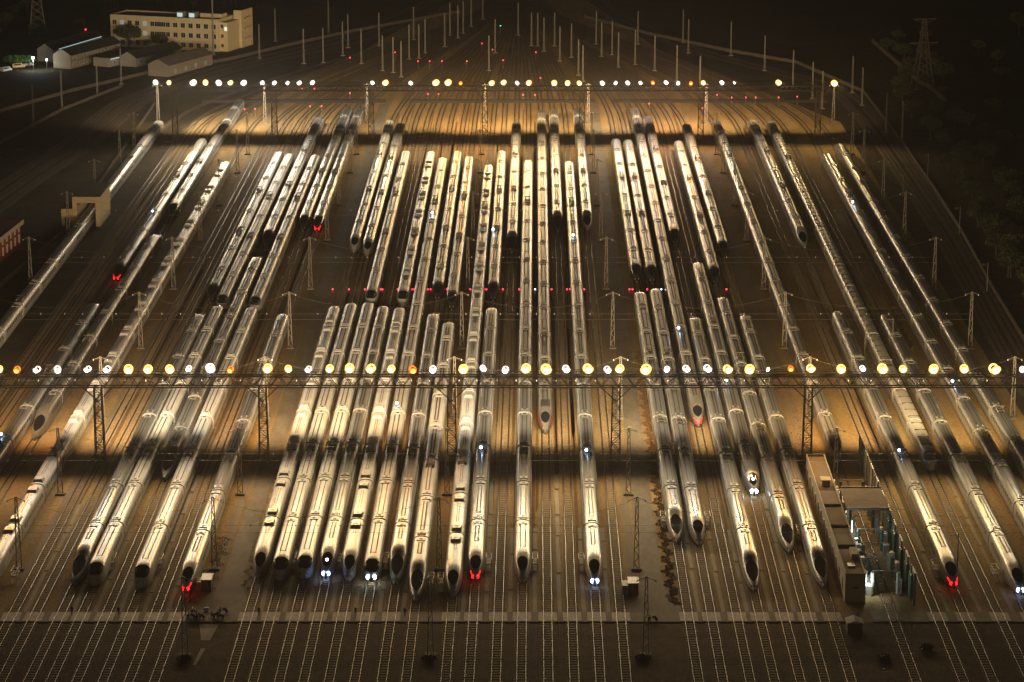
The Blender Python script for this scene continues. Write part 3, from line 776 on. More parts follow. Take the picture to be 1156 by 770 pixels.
for cn, x in COLX.items():
    for i, y in enumerate(ROWS):
        if cn.startswith('left of the wash') and y < 515: continue
        if cn.startswith('on the left') and y < 560: continue
        if cn.startswith('outside') and y < 530: continue
        rn = 'before the crossing' if i == 0 else f'{ORD[i]} row behind the crossing'
        mast(yx(x, y), y, f'pale lattice mast {cn}, {rn}', 'catenary masts in rows across the yard')
ins = MB(); ins.ball((0,0,0), .10,.10,.22, white_trim, 6, 4); INS = ins.mesh('insulator')
def span(y, label):
    t = thing('head_span', label, 'overhead wires', (0, y, 0), 0, 'head span wires between masts')
    xs = [yx(x, y) for x in COLX.values()]
    m = MB()
    def wire(a, b_, sag, n_=10):
        for k in range(n_):
            t0, t1 = k/n_, (k+1)/n_
            p = [Vector((a[0]+(b_[0]-a[0])*q, 0, a[1]+(b_[1]-a[1])*q - sag*4*q*(1-q))) for q in (t0, t1)]
            m.bar(p[0], p[1], .032, wire_dark)
    for a, b_ in zip(xs, xs[1:]):
        wire((a, 13.6), (b_, 13.6), 3.6)
    m.bar((xs[0],0,8.6), (xs[-1],0,8.6), .032, wire_dark); m.bar((xs[0],0,7.2), (xs[-1],0,7.2), .032, wire_dark)
    m.obj('wire', t)
    k = 0
    for key, x in TX.items():
        if key == 'La': continue
        link('insulator', INS, t, (yx(x, y)-1.9, 0, 8.6))
for i, y in enumerate(ROWS[1:9]): span(y, f'thin cross-track wires with white insulators, {ORD[i+1]} row behind the near crossing')
# throat masts (pixel of foot)
TH = [(293,66),(311,47),(343,72),(365,71),(371,37),(387,63),(393,54),(408,72),(428,52),(432,80),(444,82),(453,87),(462,67),(467,45),(473,66),(480,60),(502,53),(508,40),(517,43),(523,38),(532,30),(545,22),(552,80),(559,60),
      (585,40),(600,52),(607,52),(614,58),(626,52),(632,69),(645,65),(653,85),(658,92),(673,50),(679,64),(691,62),(698,76),(717,73),(720,50),(739,80),(764,92),(771,48),(777,60),(790,105),(825,63),(863,80),(895,98),(917,112),
      (928,123),(973,119),(962,105),(110,108),(70,123),(137,95),(38,140),(1000,150),(1018,160)]
for i, (u, v) in enumerate(TH):
    p = at(u, v); mast(p.x, p.y, 'pale slim mast among the dim tracks of the far throat', 'masts of the far throat')
LOWP = [(1007,400,9),(976,402,9),(1011.6,650,9),(1080,655,9),(1047,205,9),(1083,264,8),(1114,330,8),(1019,222,7)]
for i, (u, v, h_) in enumerate(LOWP):
    p = at(u, v); t = thing('steel_pole', f'thin plain steel pole, {ORD[i+1]} along the right-hand tracks', 'pole', p, 0, 'plain poles at right')
    m = MB(); m.tube((0,0,0), (0,0,h_), .14, .08, galv, 8); m.obj('post', t); m = MB(); m.bar((-1.6,0,h_-.4), (0,0,h_-.4), .08, galv); m.bar((-1.6,0,h_-.4),(0,0,h_-1.2),.05,galv); m.obj('bracket', t)

# ------------------------------------------------------------------ signals
def sig_parts(h_, mt):
    p = MB(); p.tube((0,0,0), (0,0,h_), .07, .06, dark_steel, 6); p.box(-.3,.3,-.25,.25,0,.15,concrete)
    hd = MB(); hd.box(-.22,.22,-.1,.16,h_-.05,h_+.55,dark_steel); hd.box(-.26,.26,-.22,-.1,h_+.5,h_+.56,dark_steel)
    ln = MB(); ln.ball((0,-.16,h_+.25), .2,.12,.2, mt, 8, 5)
    return p.mesh('post'), hd.mesh('signal_head'), ln.mesh('lamp')
SG = {('r',.5):sig_parts(.5,sig_red),('w',.5):sig_parts(.5,sig_white),('r',2.6):sig_parts(2.6,sig_red),('g',2.6):sig_parts(2.6,sig_green)}
def signal(u, v, c_, h_, label, group):
    p = at(u, v, h_+.25); t = thing('ground_signal' if h_ < 1 else 'track_signal', label, 'signal', (p.x, p.y, 0), 0, group)
    a, b_, l = SG[(c_, h_)]; link('post', a, t); link('signal_head', b_, t); link('lamp', l, t)
for u in (375.6,394,412,430,431.8,449,465,467.5,483,486,501,504.5,531,543.5,549,567.7,586,622.6,640,643.5,659.5,710.5,714,730.6,820):
    signal(u, 326.5, 'r', .5, 'small red ground signal glowing in the row across the mid yard', 'red ground signals in the mid yard row')
for u in (604,746.5,751): signal(u, 326.5, 'w', .5, 'small white ground signal in the row of red ones', 'white ground signals in the mid yard row')
for (u, v) in [(395,65),(446,59),(472,69),(485,69),(499,69),(527,69),(544,49),(556,56),(568,68),(605,59),(341,100),(355,100),(395,105),(483,106),(495,106),(350,120),(363,120),(276,123),(288,123),(610,88),(590.5,107),(604,107),(733,117),(793,122),(809.5,107),(826,110),(842,110),(853,110),(879,110),(900,109)]:
    signal(u, v, 'r', 2.6, 'red track signal on a post around the far lamp gantry', 'red signals of the far throat')
signal(565, 29, 'g', 2.6, 'green track signal deep in the far throat', 'green signals')

# ------------------------------------------------------------------ boundary walls
def wall(pts, h_, th, label, mt=wall_conc, posts=True):
    t = thing('boundary_wall', label, 'wall'); m = MB(); q = MB()
    for a, b_ in zip(pts, pts[1:]):
        a = Vector((a[0],a[1],0)); b_ = Vector((b_[0],b_[1],0)); d = (b_-a); n_ = max(1, int(d.length/6))
        m.bar(a+Vector((0,0,h_/2)), b_+Vector((0,0,h_/2)), th, mt, h_)
        for k in range(n_):
            p = a + d*(k/n_); q.box(p.x-.2, p.x+.2, p.y-.2, p.y+.2, 0, h_+.18, mt)
    m.obj('wall_panel', t); q.obj('pier', t)
A = lambda u, v: tuple(at(u, v))[:2]
wall([A(0,325), A(75,262), A(115,205), A(160,140), A(175,118)], 1.3, .3, 'low concrete wall along the left side of the yard')
wall([A(-30,140), A(0,127), A(80,104), A(165,84), A(260,68), A(330,51), A(400,36), A(520,14)], 1.3, .3, 'long pale wall curving behind the far left tracks')
wall([A(-30,180), A(0,163), A(70,125), A(138,98)], 1.1, .3, 'low wall between the dark left tracks and the sheds')
wall([A(1160,392), A(1122,330), A(1085,262), A(1055,215), A(1020,165), A(975,105), A(900,72), A(820,58), A(735,40), A(660,20)], 1.3, .3, 'long dim wall along the right side of the tracks')
wall([A(985,48), A(1012,72), A(1040,95), A(1050,100), A(1095,142)], 1.8, .8, 'pale retaining wall on the dark slope by the pylon')
wall([A(953,240), A(1008,352), A(1030,395)], .9, .25, 'low strip wall between two right-hand tracks')
# dim main lines on both sides
def mainline(pts, label):
    P = []
    for (a, b_) in zip(pts, pts[1:]):
        for k in range(8):
            t = k/8; P.append((a[0]+(b_[0]-a[0])*t, a[1]+(b_[1]-a[1])*t))
    P.append(pts[-1])
    for _ in range(6): P = [P[0]] + [((P[i-1][0]+2*P[i][0]+P[i+1][0])/4, (P[i-1][1]+2*P[i][1]+P[i+1][1])/4) for i in range(1, len(P)-1)] + [P[-1]]
    t = thing('railway_track', label, 'railway track', (0,0,0), 0, 'dim main line tracks outside the yard')
    rail_mesh(P, -.75).obj('rail', t); rail_mesh(P, .75).obj('rail', t)
    v = []; f = []
    for i, (x, y) in enumerate(P):
        a = P[max(0,i-1)]; b_ = P[min(len(P)-1,i+1)]; d = Vector((b_[0]-a[0], b_[1]-a[1])).normalized()
        for s_ in (-2.0, 2.0): v.append((x+d.y*s_, y-d.x*s_, .008))
    m = MB(); m.add(v, [(2*i, 2*i+1, 2*i+3, 2*i+2) for i in range(len(P)-1)], mat('old_ballast', (.07,.05,.035), .95, noise=((.2,.2,1),(.11,.08,.055),6), bump=(3,.8)))
    m.obj('trackbed', t)
for dx, nm in ((0,'inner'),(5,'outer')):
    mainline([(A(1180,430)[0]-6+dx, 600), (A(1156,400)[0]-5+dx, A(1156,400)[1]), (A(1063,268)[0]+dx, A(1063,268)[1]), (A(984,148)[0]+dx, A(984,148)[1]), (A(940,98)[0]+dx*1.3, A(940,98)[1]), (A(780,62)[0]+dx, A(780,62)[1]+8), (40+dx, 1260), (20+dx,1500)], f'{nm} dim main line track outside the right of the yard')
for dx, nm in ((0,'inner'),(-5,'middle'),(-10,'outer')):
    mainline([(-160+dx*1.2, 690), (-158+dx, 760), (-150+dx, 850), (A(110,160)[0]+dx, A(110,160)[1]), (A(165,110)[0]+dx, A(165,110)[1]+dx*.2), (A(280,75)[0]+dx, A(280,75)[1]-dx*.6), (A(420,45)[0]+dx, A(420,45)[1]-dx), (-20+dx, 1330), (-10+dx, 1600)], f'{nm} dim main line track outside the left of the yard')

# ------------------------------------------------------------------ buildings
def window_mesh(w_, h_, lit=False, depth=.12, bars=1):
    m = MB(); m.box(-w_/2-.1, w_/2+.1, -depth, 0, -h_/2-.1, -h_/2, white_trim); m.box(-w_/2-.1, w_/2+.1, -depth, 0, h_/2, h_/2+.08, white_trim)
    for x in (-w_/2-.08, w_/2): m.box(x, x+.08, -depth, 0, -h_/2, h_/2, white_trim)
    for k in range(bars): x = -w_/2 + w_*(k+1)/(bars+1); m.box(x-.03, x+.03, -depth+.03, 0, -h_/2, h_/2, white_trim)
    p = MB(); p.add([(-w_/2,-.03,-h_/2),(w_/2,-.03,-h_/2),(w_/2,-.03,h_/2),(-w_/2,-.03,h_/2)], [(0,1,2,3)], win_lit if lit else win_dark)
    return m.mesh('window'), p.mesh('pane')
WIN = {k: window_mesh(1.9, 1.9, k) for k in (False, True)}; WINW = window_mesh(5.2, 1.9, False, bars=4); WINS = window_mesh(1.1, 1.3); WINT = window_mesh(.9, 2.2)
def add_win(wm, parent, loc, rz=0):
    o = link('window', wm[0], parent, loc, rz); link('pane', wm[1], o); return o
# cream three storey office block
pL = at(125.6, 52); pR = at(247, 58.5)
d = (pR - pL); LO = d.length; rz = atan2(d.y, d.x)
ob = thing('office_building', 'cream three-storey office block at the far left with rows of windows', 'building', pL, rz)
DP, HO = 15.0, 12.6
m = MB(); m.box(0, LO, 0, DP, 0, HO, cream_wall)
m.box(LO, LO+3.6, 1.5, DP-1, 0, HO-.6, cream_wall); m.obj('wall', ob)
m = MB(); m.box(.4, LO-.4, .4, DP-.4, HO-.35+.36, HO+.03, roof_black)
for a in ((0,LO,0,.35),(0,LO,DP-.35,DP),(0,.35,.35,DP-.35),(LO-.35,LO,.35,DP-.35)): m.box(*a, HO+.01, HO+.75, cream_wall)
m.obj('roof', ob)
m = MB(); m.box(LO+1, LO+4.6, 13, 24, 0, HO+3.0, cream_wall); m.box(LO+1.3, LO+4.3, 13.3, 23.7, HO+3.0, HO+3.03, roof_black); m.obj('stair_wing', ob)
m = MB()
for k in range(3): m.box(LO+4.6, LO+6, 15, 20, 3+k*4.2, 3.25+k*4.2, cream_wall); m.box(LO+5.85, LO+6, 15, 20, 3.25+k*4.2, 4.2+k*4.2, cream_wall)
m.obj('balcony', ob)
nW = 14
for fl in range(3):
    z = 2.1 + fl*4.05; x = 2.2
    for k in range(nW):
        xx = 2.0 + (LO-4.0)*k/(nW-1)
        if k == 6 and fl > 0: add_win(WINW, ob, (xx, 0, z)); continue
        if fl == 0 and k in (5, 6): continue
        add_win(WIN[(fl, k) in ((2,1),(2,4),(1,4))], ob, (xx, 0, z))
for k in range(2):
    for fl in range(3): add_win(WINS, ob, (LO+1.1, 1.5, 2.4+fl*4))
m = MB(); m.box(LO*.42, LO*.42+7, -2.6, -.02, 3.4, 3.75, cream_wall); m.box(LO*.42+.2, LO*.42+.6, -2.5, -2.1, 0, 3.4, cream_wall); m.box(LO*.42+6.4, LO*.42+6.8, -2.5, -2.1, 0, 3.4, cream_wall); m.obj('porch', ob)
for xx in (LO*.58, LO*.69):
    m = MB(); m.box(xx, xx+3, 4, 8, HO+.04, HO+2.6, panel_grey); m.box(xx+.3, xx+2.7, 3.98, 4.0, HO+.5, HO+2.2, strip_lit); m.obj('rooftop_unit', ob)
m = MB(); m.box(LO*.78, LO*.98, 6, 11, HO+.04, HO+2.2, cream_wall); m.box(LO*.78-.2, LO*.98+.2, 5.8, 11.2, HO+2.2, HO+2.35, roof_black); m.obj('roof_house', ob)
m = MB(); m.box(LO+2.2, LO+3.2, 1.3, 1.46, 8.6, 10.2, mat('lit_lobby', (.8,.9,.8), .5, emit=(.85,.95,.8), estr=.8)); m.obj('lit_window', ob)

def shed(u0, v0, u1, v1, depth, h_, label, mt=grey_wall, roof=roof_black, nwin=0, floors=1, gable=False, lit=None, two=False):
    a = at(u0, v0); b_ = at(u1, v1); d = b_-a; L_ = d.length; rz = atan2(d.y, d.x)
    t = thing('shed', label, 'building', a, rz); m = MB(); m.box(0, L_, 0, depth, 0, h_, mt)
    if gable: m.add([(0,0,h_),(0,depth,h_),(0,depth/2,h_+2.2),(L_,0,h_),(L_,depth,h_),(L_,depth/2,h_+2.2)], [(0,2,1),(3,4,5)], mt)
    m.obj('wall', t); m = MB()
    if gable:
        zt = h_+2.2
        m.add([(-.4,-.5,h_-.2),(L_+.4,-.5,h_-.2),(L_+.4,depth/2,zt+.12),(-.4,depth/2,zt+.12),(-.4,depth+.5,h_-.2),(L_+.4,depth+.5,h_-.2)], [(0,1,2,3),(3,2,5,4)], roof)
        m.add([(-.4,-.5,h_-.32),(L_+.4,-.5,h_-.32),(L_+.4,-.5,h_-.2),(-.4,-.5,h_-.2)], [(0,1,2,3)], roof)
    else: m.box(-.3, L_+.3, -.5, depth+.3, h_, h_+.3, roof)
    m.obj('roof', t)
    for fl in range(floors):
        for k in range(nwin): add_win(WINS, t, ((k+.7)*L_/(nwin+.4), 0, 1.6+fl*3.0))
    if lit: m = MB(); m.box(L_*lit[0], L_*lit[1], -.7, -.5, h_-.5, h_-.2, strip_lit); m.obj('eaves_light', t)
    return t
shed(80,78, 137,63, 8, 5.6, 'two-storey barrack with a row of small windows left of the office', mat('barrack_wall',(.22,.17,.11),.85,noise=((.2,.2,.4),(.29,.23,.155),5)), nwin=14, floors=2, gable=True)
shed(60,70, 116,53, 7, 5, 'dark-roofed shed behind the barrack with a lit eaves line', lit=(.1,.95), gable=True)
shed(124,76, 168,66, 8, 3.6, 'low shed with a bluish eaves light before the office', lit=(0,.55), nwin=6)
shed(154,76, 205,64, 8, 3.8, 'low pale shed in front of the office entrance', nwin=9, gable=True)
shed(190,87, 240,73, 9, 4.6, 'pale gabled shed just behind the far lamps at left', mat('shed_wall',(.19,.155,.11),.85,noise=((.2,.2,.4),(.26,.215,.155),5)), roof=roof_felt, nwin=4, gable=True)
# red building at the left edge
pa = at(-40, 330); pb = at(24, 277.5); d = pb-pa; rz = atan2(d.y, d.x)
rb = thing('red_building', 'dark red building with a pale fascia at the left edge', 'building', pa, rz); L_ = d.length
m = MB(); m.box(0, L_, .0, 16, 0, 7.2, red_wall); m.obj('wall', rb)
m = MB(); m.box(-.3, L_+.3, -.9, 16.3, 7.2, 7.5, red_roof); m.obj('roof', rb)
m = MB(); m.box(-.3, L_+.3, -1.0, -.9, 6.3, 7.6, mat('fascia', (.52,.42,.27), .7)); m.obj('fascia', rb)
for k in range(12): add_win(WINT, rb, (L_-2-k*4.2, 0, 2.5)); add_win(WINS, rb, (L_-2-k*4.2, 0, 5.2))
# wash portal over the far left track
pf = at(106, 256); yb = at(118, 240).y
wp = thing('wash_portal', 'cream train wash portal with a dark flat roof over the left track', 'building', (yx(TX['La'], pf.y), pf.y, 0), -PHI)
dep = 19.0; hp = 8.9
m = MB(); m.box(-4.0, -2.7, 0, dep, 0, hp-1.8, cream_wall); m.box(2.7, 4.0, 0, dep, 0, hp-1.8, cream_wall); m.box(-4.0, 4.0, 0, dep, hp-1.8, hp, cream_wall); m.obj('wall', wp)
m = MB(); m.box(-4.3, 4.3, -.3, dep+.3, hp+.003, hp+.35, roof_black); m.obj('roof', wp)
m = MB(); m.box(-7.4, -4.003, .5, 12, 0, 5.2, cream_wall); m.box(-7.6, -4.0, .3, 12.2, 5.2, 5.45, roof_black); m.box(-6.4, -5.2, .42, .5, 0, 2.6, win_dark); m.obj('annex', wp)
m = MB(); m.box(2.4, 3.2, 17, 25, 0, 6, grey_wall); m.obj('rear_post', wp)

# wash shed at lower right: long flat building, canopy, screen wall
yn = at(968, 680).y; xs = yx(61.2, yn)
ws = thing('wash_shed', 'long flat-roofed service building at lower right beside the wash track', 'building', (xs, yn, 0), -PHI)
LS = at(924, 515, 5).y - yn; wd = 3.7; hs = 5.0
m = MB(); m.box(-wd/2, wd/2, 0, LS, 0, hs, grey_wall); m.obj('wall', ws)
m = MB(); m.box(-wd/2+.2, wd/2-.2, .2, LS-.2, hs+.003, hs+.05, roof_brown)
for a in ((-wd/2,wd/2,0,.2),(-wd/2,wd/2,LS-.2,LS),(-wd/2,-wd/2+.2,.2,LS-.2),(wd/2-.2,wd/2,.2,LS-.2)): m.box(*a, hs+.003, hs+.45, grey_wall)
for fy in (.22,.38,.55): m.box(-wd/2+.2, wd/2-.2, LS*fy, LS*fy+.25, hs+.05, hs+.4, roof_felt)
m.obj('roof', ws)
for k in range(13): add_win(WINT, ws, (-wd/2, 4+k*(LS-8)/12, 2.4), -pi/2)
m = MB(); m.box(-.7, .9, LS*.72, LS*.72+2.4, hs+.05, hs+1.2, grey_wall); m.box(-.9, 1.1, LS*.72-.15, LS*.72+2.55, hs+1.2, hs+1.32, cream_wall); m.obj('roof_hatch', ws)
m = MB(); m.box(.2, 1.4, 9, 13, hs+.05, hs+1.0, grey_wall); m.box(-.9, .4, 4.6, 6.4, hs+.05, hs+.25, white_trim); m.obj('roof_hatch', ws)
m = MB(); m.box(-.5, .5, -.06, 0, 2.6, 2.9, roof_dark); m.obj('door_hood', ws)
# canopy
cp = thing('wash_canopy', 'brown flat canopy on columns over the train wash', 'canopy', (yx(67.2, 506), 506, 0), -PHI)
ya, yb = at(980, 574, 7.2).y-506, at(972, 551, 7.2).y-506
m = MB(); m.box(-4.1, 3.8, ya, yb, 6.9, 7.3, roof_brown); m.box(-4.2, 3.9, ya-.15, ya, 6.85, 7.45, dark_steel); m.box(-4.2, 3.9, yb, yb+.15, 6.85, 7.45, dark_steel); m.obj('roof', cp)
for x in (-3.9, 3.6):
    for y in (ya+.4, yb-.4):
        m = MB(); m.box(x-.2, x+.2, y-.2, y+.2, 0, 6.9, panel_grey); m.obj('column', cp)
# right screen wall of the wash
swx = 71.6
sw = thing('wash_screen', 'pale panelled screen wall with green sheets along the wash track', 'wall', (0, 0, 0))
m = MB(); y0s, y1s = 461.5, 546
yy_ = y0s; k = 0
while yy_ < y1s:
    x = yx(swx, yy_)
    m.box(x-.12, x+.12, yy_, min(yy_+4.3, y1s), 0, 6.0, panel_grey if k % 2 == 0 else wall_conc); yy_ += 4.5; k += 1
m.obj('wall_panel', sw)
yy_ = y0s
for k in range(20):
    x = yx(swx, yy_); q = MB(); q.box(x-.35, x-.05, yy_-.2, yy_-.02, 0, 6.2, panel_grey); q.obj('post', sw); yy_ += 4.5
for k, yy_ in enumerate((463, 469, 477, 486, 494)):
    x = yx(swx, yy_); q = MB(); q.box(x-.7, x-.4, yy_, yy_+2.6, .4, 5.2, green_panel); q.obj('green_sheet', sw)
# brushes, pipe arches and boxes in the wash
random.seed(3)
for k in range(8):
    y = 467 + k*7.6 + random.uniform(-1.2,1.2)
    t = thing('wash_arch', f'pale pipe arch over the wash track, {ORD[k+1]} from its near end', 'wash arch', (yx(67, y), y, 0), -PHI, 'pipe arches of the train wash')
    m = MB()
    for s_ in (-1, 1):
        m.tube((s_*2.5,0,0), (s_*2.5,0,4.9), .06, .06, panel_grey, 6); m.tube((s_*2.7,.8,0), (s_*2.7,.8,4.2), .05, .05, panel_grey, 6); m.bar((s_*2.5,0,2.6),(s_*2.7,.8,2.6),.05,panel_grey)
    m.tube((-2.5,0,4.9), (2.5,0,4.9), .06, .06, panel_grey, 6); m.obj('pipe_frame', t)
    for s_ in (-1, 1):
        m = MB(); m.tube((s_*2.25,.6,.4), (s_*2.25,.6,4.4), .34, .34, mat('brush', (.06,.14,.11), .9) if k % 2 else mat('brush_grey', (.4,.42,.4), .9), 9); m.obj('brush', t)
for k in range(64):
    y = random.uniform(466, 505) if k < 48 else random.uniform(513, 528); s_ = random.choice((-1, -1, 1)); x = yx(67.0, y) + s_*random.uniform(2.6, 3.35)
    t = thing('equipment_box', 'small pale equipment cabinet crowded beside the wash track', 'cabinet', (x, y, 0), random.uniform(-.2,.2), 'equipment cabinets in the train wash')
    a, b_, h_ = random.uniform(.3,.5), random.uniform(.3,.9), random.uniform(1.0, 3.4)
    m = MB(); m.box(-a, a, -b_, b_, 0, h_, random.choice((white_trim, panel_grey, pale_concrete))); m.obj('body', t)
    m = MB(); m.box(-a-.05, a+.05, -b_-.05, b_+.05, h_, h_+.08, white_trim); m.obj('lid', t)
def wall_lamp(x, y, z, label, power, col=(.86,1,.93)):
    t = thing('tube_lamp', label, 'lamp', (x, y, z), 0, 'tube lamps of the wash')
    m = MB(); m.box(-.06,.06,-.5,.5,-1.3,1.3,panel_grey); m.obj('housing', t)
    m = MB(); m.tube((.12,0,-1.2), (.12,0,1.2), .09, .09, wash_lit, 8); m.obj('tube', t)
    l = bpy.data.lights.new('tube_light', 'POINT'); l.energy = power; l.color = col; l.shadow_soft_size = .3
    lo = bpy.data.objects.new('tube_light', l); COL.objects.link(lo); lo.parent = t; lo.location = (.45, 0, 0)
wall_lamp(yx(61.2,467)+2.0, 466, 3.2, 'white tube lamp on the near end of the wash building', 420)
wall_lamp(yx(61.2,490)+2.0, 489, 5.6, 'white tube lamp by the wash canopy', 420)
# small hut beside the crossing at lower right
p = at(965, 716); t = thing('cable_hut', 'small concrete hut with a pale roof below the crossing', 'hut', p, -PHI)
m = MB(); m.box(-1.3,1.3,0,2.6,0,2.0,wall_conc); m.obj('wall', t); m = MB(); m.add([(-1.5,-.2,2.0),(1.5,-.2,2.0),(1.5,2.8,2.0),(-1.5,2.8,2.0),(0,-.2,2.5),(0,2.8,2.5)], [(0,1,4),(0,4,5,3),(1,2,5,4),(2,3,5)], pale_concrete); m.obj('roof', t)
# ------------------------------------------------------------------ small trackside things
def steps(u, v, i):
    p = at(u, v); t = thing('boarding_platform', f'white steel boarding steps between the near tracks, {ORD[i]} from the left', 'boarding steps', (p.x, p.y-1.2, 0), -PHI, 'boarding steps beside the front-row trains')
    m = MB()
    for x in (-.5, .5):
        for y in (-1.6, 0, 1.6): m.bar((x,y,0), (x,y,2.2), .09, mesh_white)
        m.bar((x,-1.6,2.2), (x,1.6,2.2), .09, mesh_white); m.bar((x,-1.6,1.3),(x,1.6,1.3),.07,mesh_white)
    for y in (-1.6,0,1.6): m.bar((-.5,y,2.2),(.5,y,2.2),.08,mesh_white)
    m.obj('railing', t); m = MB(); m.box(-.46,.46,-1.55,-.1,1.16,1.22,mat('grating', (.2,.18,.15), .7)); m.box(-.46,.46,.1,1.55,1.16,1.22,mat('grating', (.2,.18,.15), .7)); m.obj('deck', t)
    m = MB()
    for k in range(4): m.box(-.4,.4,-2.5+k*.25,-2.25+k*.25,.25+k*.28,.3+k*.28,mesh_white)
    m.bar((-.42,-2.5,.1),(-.42,-1.6,1.2),.06,mesh_white); m.bar((.42,-2.5,.1),(.42,-1.6,1.2),.06,mesh_white); m.obj('ladder', t)
for i, (u, v) in enumerate(sorted([(19,652),(129,637),(182,638),(332.6,636),(384,636),(436,637),(487,660),(498,660),(552,638),(604,638),(656,638),(748,590),(798,590),(901,605),(1054,645),(1121,650),(1132,650)])): steps(u, v, i+1)
for (u, v, s_) in ((233, 668, 'left'), (715, 672, 'right')):
    p = at(u, v); t = thing('equipment_hut', f'small hut with a white roof beside the {s_} service road', 'hut', p, -PHI, 'white-roofed huts by the service roads')
    m = MB(); m.box(-.9,.9,0,3.2,0,2.2,wall_conc); m.obj('wall', t); m = MB(); m.box(-1.0,1.0,-.15,3.4,2.2,2.32,white_trim); m.obj('roof', t)
    m = MB(); m.box(-.4,.4,-.04,0,.05,1.9,dark_steel); m.obj('door', t)
    m = MB()
    for k in range(3): m.box(-1.9,-1.0,.3+k*1.0,1.1+k*1.0,0,1.7,panel_grey)
    m.obj('cabinet', t)
# scooters
def scooter(u, v, rz, i, lab):
    p = at(u, v); t = thing('scooter', lab, 'scooter', (p.x, p.y, .165 if v < 702 else 0), rz, 'scooters parked at the crossing')
    for y in (-.62,.62):
        m = MB(); m.tube((-.06,y,.27),(.06,y,.27),.27,.27,rubber,12); m.obj('wheel', t)
    m = MB(); m.box(-.14,.14,-.62,.1,.35,.72,mat('scooter_body',(.05,.05,.055),.35)); m.box(-.13,.13,.1,.4,.25,.34,roof_dark); m.bar((0,.42,.3),(0,.52,.95),.16,mat('scooter_body',(.05,.05,.055),.35)); m.obj('body', t)
    m = MB(); m.box(-.15,.15,-.66,.08,.72,.82,rubber); m.obj('seat', t)
    m = MB(); m.bar((-.34,.48,1.0),(.34,.48,1.0),.05,dark_steel); m.ball((0,.6,.9),.1,.08,.1,head_off,6,4); m.obj('handlebar', t)
for i, (u, v, rz) in enumerate([(216,698,1.2),(219.5,694,.9),(224,697,.6),(226,699,1.5),(240,698,.4),(244,697,-.5),(249,698.5,.9),(252,692,1.3)]):
    scooter(u, v, rz, i, f'dark scooter parked at the foot of the left service road, {ORD[i+1]} from left')
scooter(737, 701, 1.3, 9, 'lone scooter parked at the foot of the right service road')
p = at(233, 690); t = tag(MB().obj('cargo_sack') if False else (lambda m: (m.ball((0,0,.35),.6,.4,.4,white_trim,10,6), m.obj('cargo_sack'))[1])(MB()), 'white sack lying on the left service road end', 'sack'); t.location = p + Vector((0,0,.03))
# people on the crossing
def person(u, v, label, lean, rz):
    me = bpy.data.meshes.new('person')
    V = [(0,0,.93),(0,.01,1.15),(0,.0,1.38),(0,-.01,1.50),(0,-.03,1.62),(0,-.03,1.74),
         (.10,0,.90),(.11,-.02,.50),(.11,.02,.08),(.11,-.14,.04),(-.10,0,.90),(-.11,.03,.50),(-.12,.06,.08),(-.12,-.10,.04),
         (.19,0,1.40),(.25,.02,1.13),(.24,-.10,.90),(.24,-.15,.82),(-.19,0,1.40),(-.25,.03,1.13),(-.23,-.08,.90),(-.23,-.13,.82)]
    E_ = [(0,1),(1,2),(2,3),(3,4),(4,5),(0,6),(6,7),(7,8),(8,9),(0,10),(10,11),(11,12),(12,13),(2,14),(14,15),(15,16),(16,17),(2,18),(18,19),(19,20),(20,21)]
    R_ = [.15,.14,.16,.06,.095,.08,.10,.07,.05,.045,.10,.07,.05,.045,.075,.055,.042,.035,.075,.055,.042,.035]
    me.from_pydata(V, E_, []); o = bpy.data.objects.new('person', me); COL.objects.link(o)
    o.modifiers.new('skin', 'SKIN'); sv = me.skin_vertices[0].data
    for i, r_ in enumerate(R_): sv[i].radius = (r_, r_*.85)
    sv[0].use_root = True
    ss = o.modifiers.new('sub', 'SUBSURF'); ss.levels = 1; ss.render_levels = 1
    m = bpy.data.materials.get('person_clothes')
    if not m:
        m = bpy.data.materials.new('person_clothes'); m.use_nodes = True; N = m.node_tree.nodes; L = m.node_tree.links
        tc = N.new('ShaderNodeTexCoord'); sp = N.new('ShaderNodeSeparateXYZ'); rp = N.new('ShaderNodeValToRGB'); rp.color_ramp.interpolation = 'CONSTANT'
        L.new(tc.outputs['Object'], sp.inputs[0]); mr = N.new('ShaderNodeMath'); mr.operation = 'DIVIDE'; mr.inputs[1].default_value = 2.0
        L.new(sp.outputs['Z'], mr.inputs[0]); L.new(mr.outputs[0], rp.inputs[0])
        el = rp.color_ramp.elements; el[0].position = 0; el[0].color = (.015,.016,.02,1); el[1].position = .76; el[1].color = (.32,.19,.13,1)
        e2 = el.new(.86); e2.color = (.02,.018,.016,1)
        L.new(rp.outputs[0], N['Principled BSDF'].inputs['Base Color']); N['Principled BSDF'].inputs['Roughness'].default_value = .8
    me.materials.append(m)
    p = at(u, v); o.location = (p.x, p.y, .17); o.rotation_euler = (0,0,rz)
    tag(o, label, 'person', 'people standing on the near crossing')
for (u, v, rz, lab) in [(81.5,695.5,.3,'person in dark clothes on the crossing left of the second front-row train'),(134,696,-.4,'person in dark clothes standing below the third and fourth front-row trains'),
      (292.5,696.5,.2,'person in dark clothes just right of the left service road'),(401.5,696.5,.1,'person in dark clothes below the bright white headlights'),(457,697,-.3,'person in dark clothes below the eleventh and twelfth front-row trains')]:
    person(u, v, lab, 0, rz)
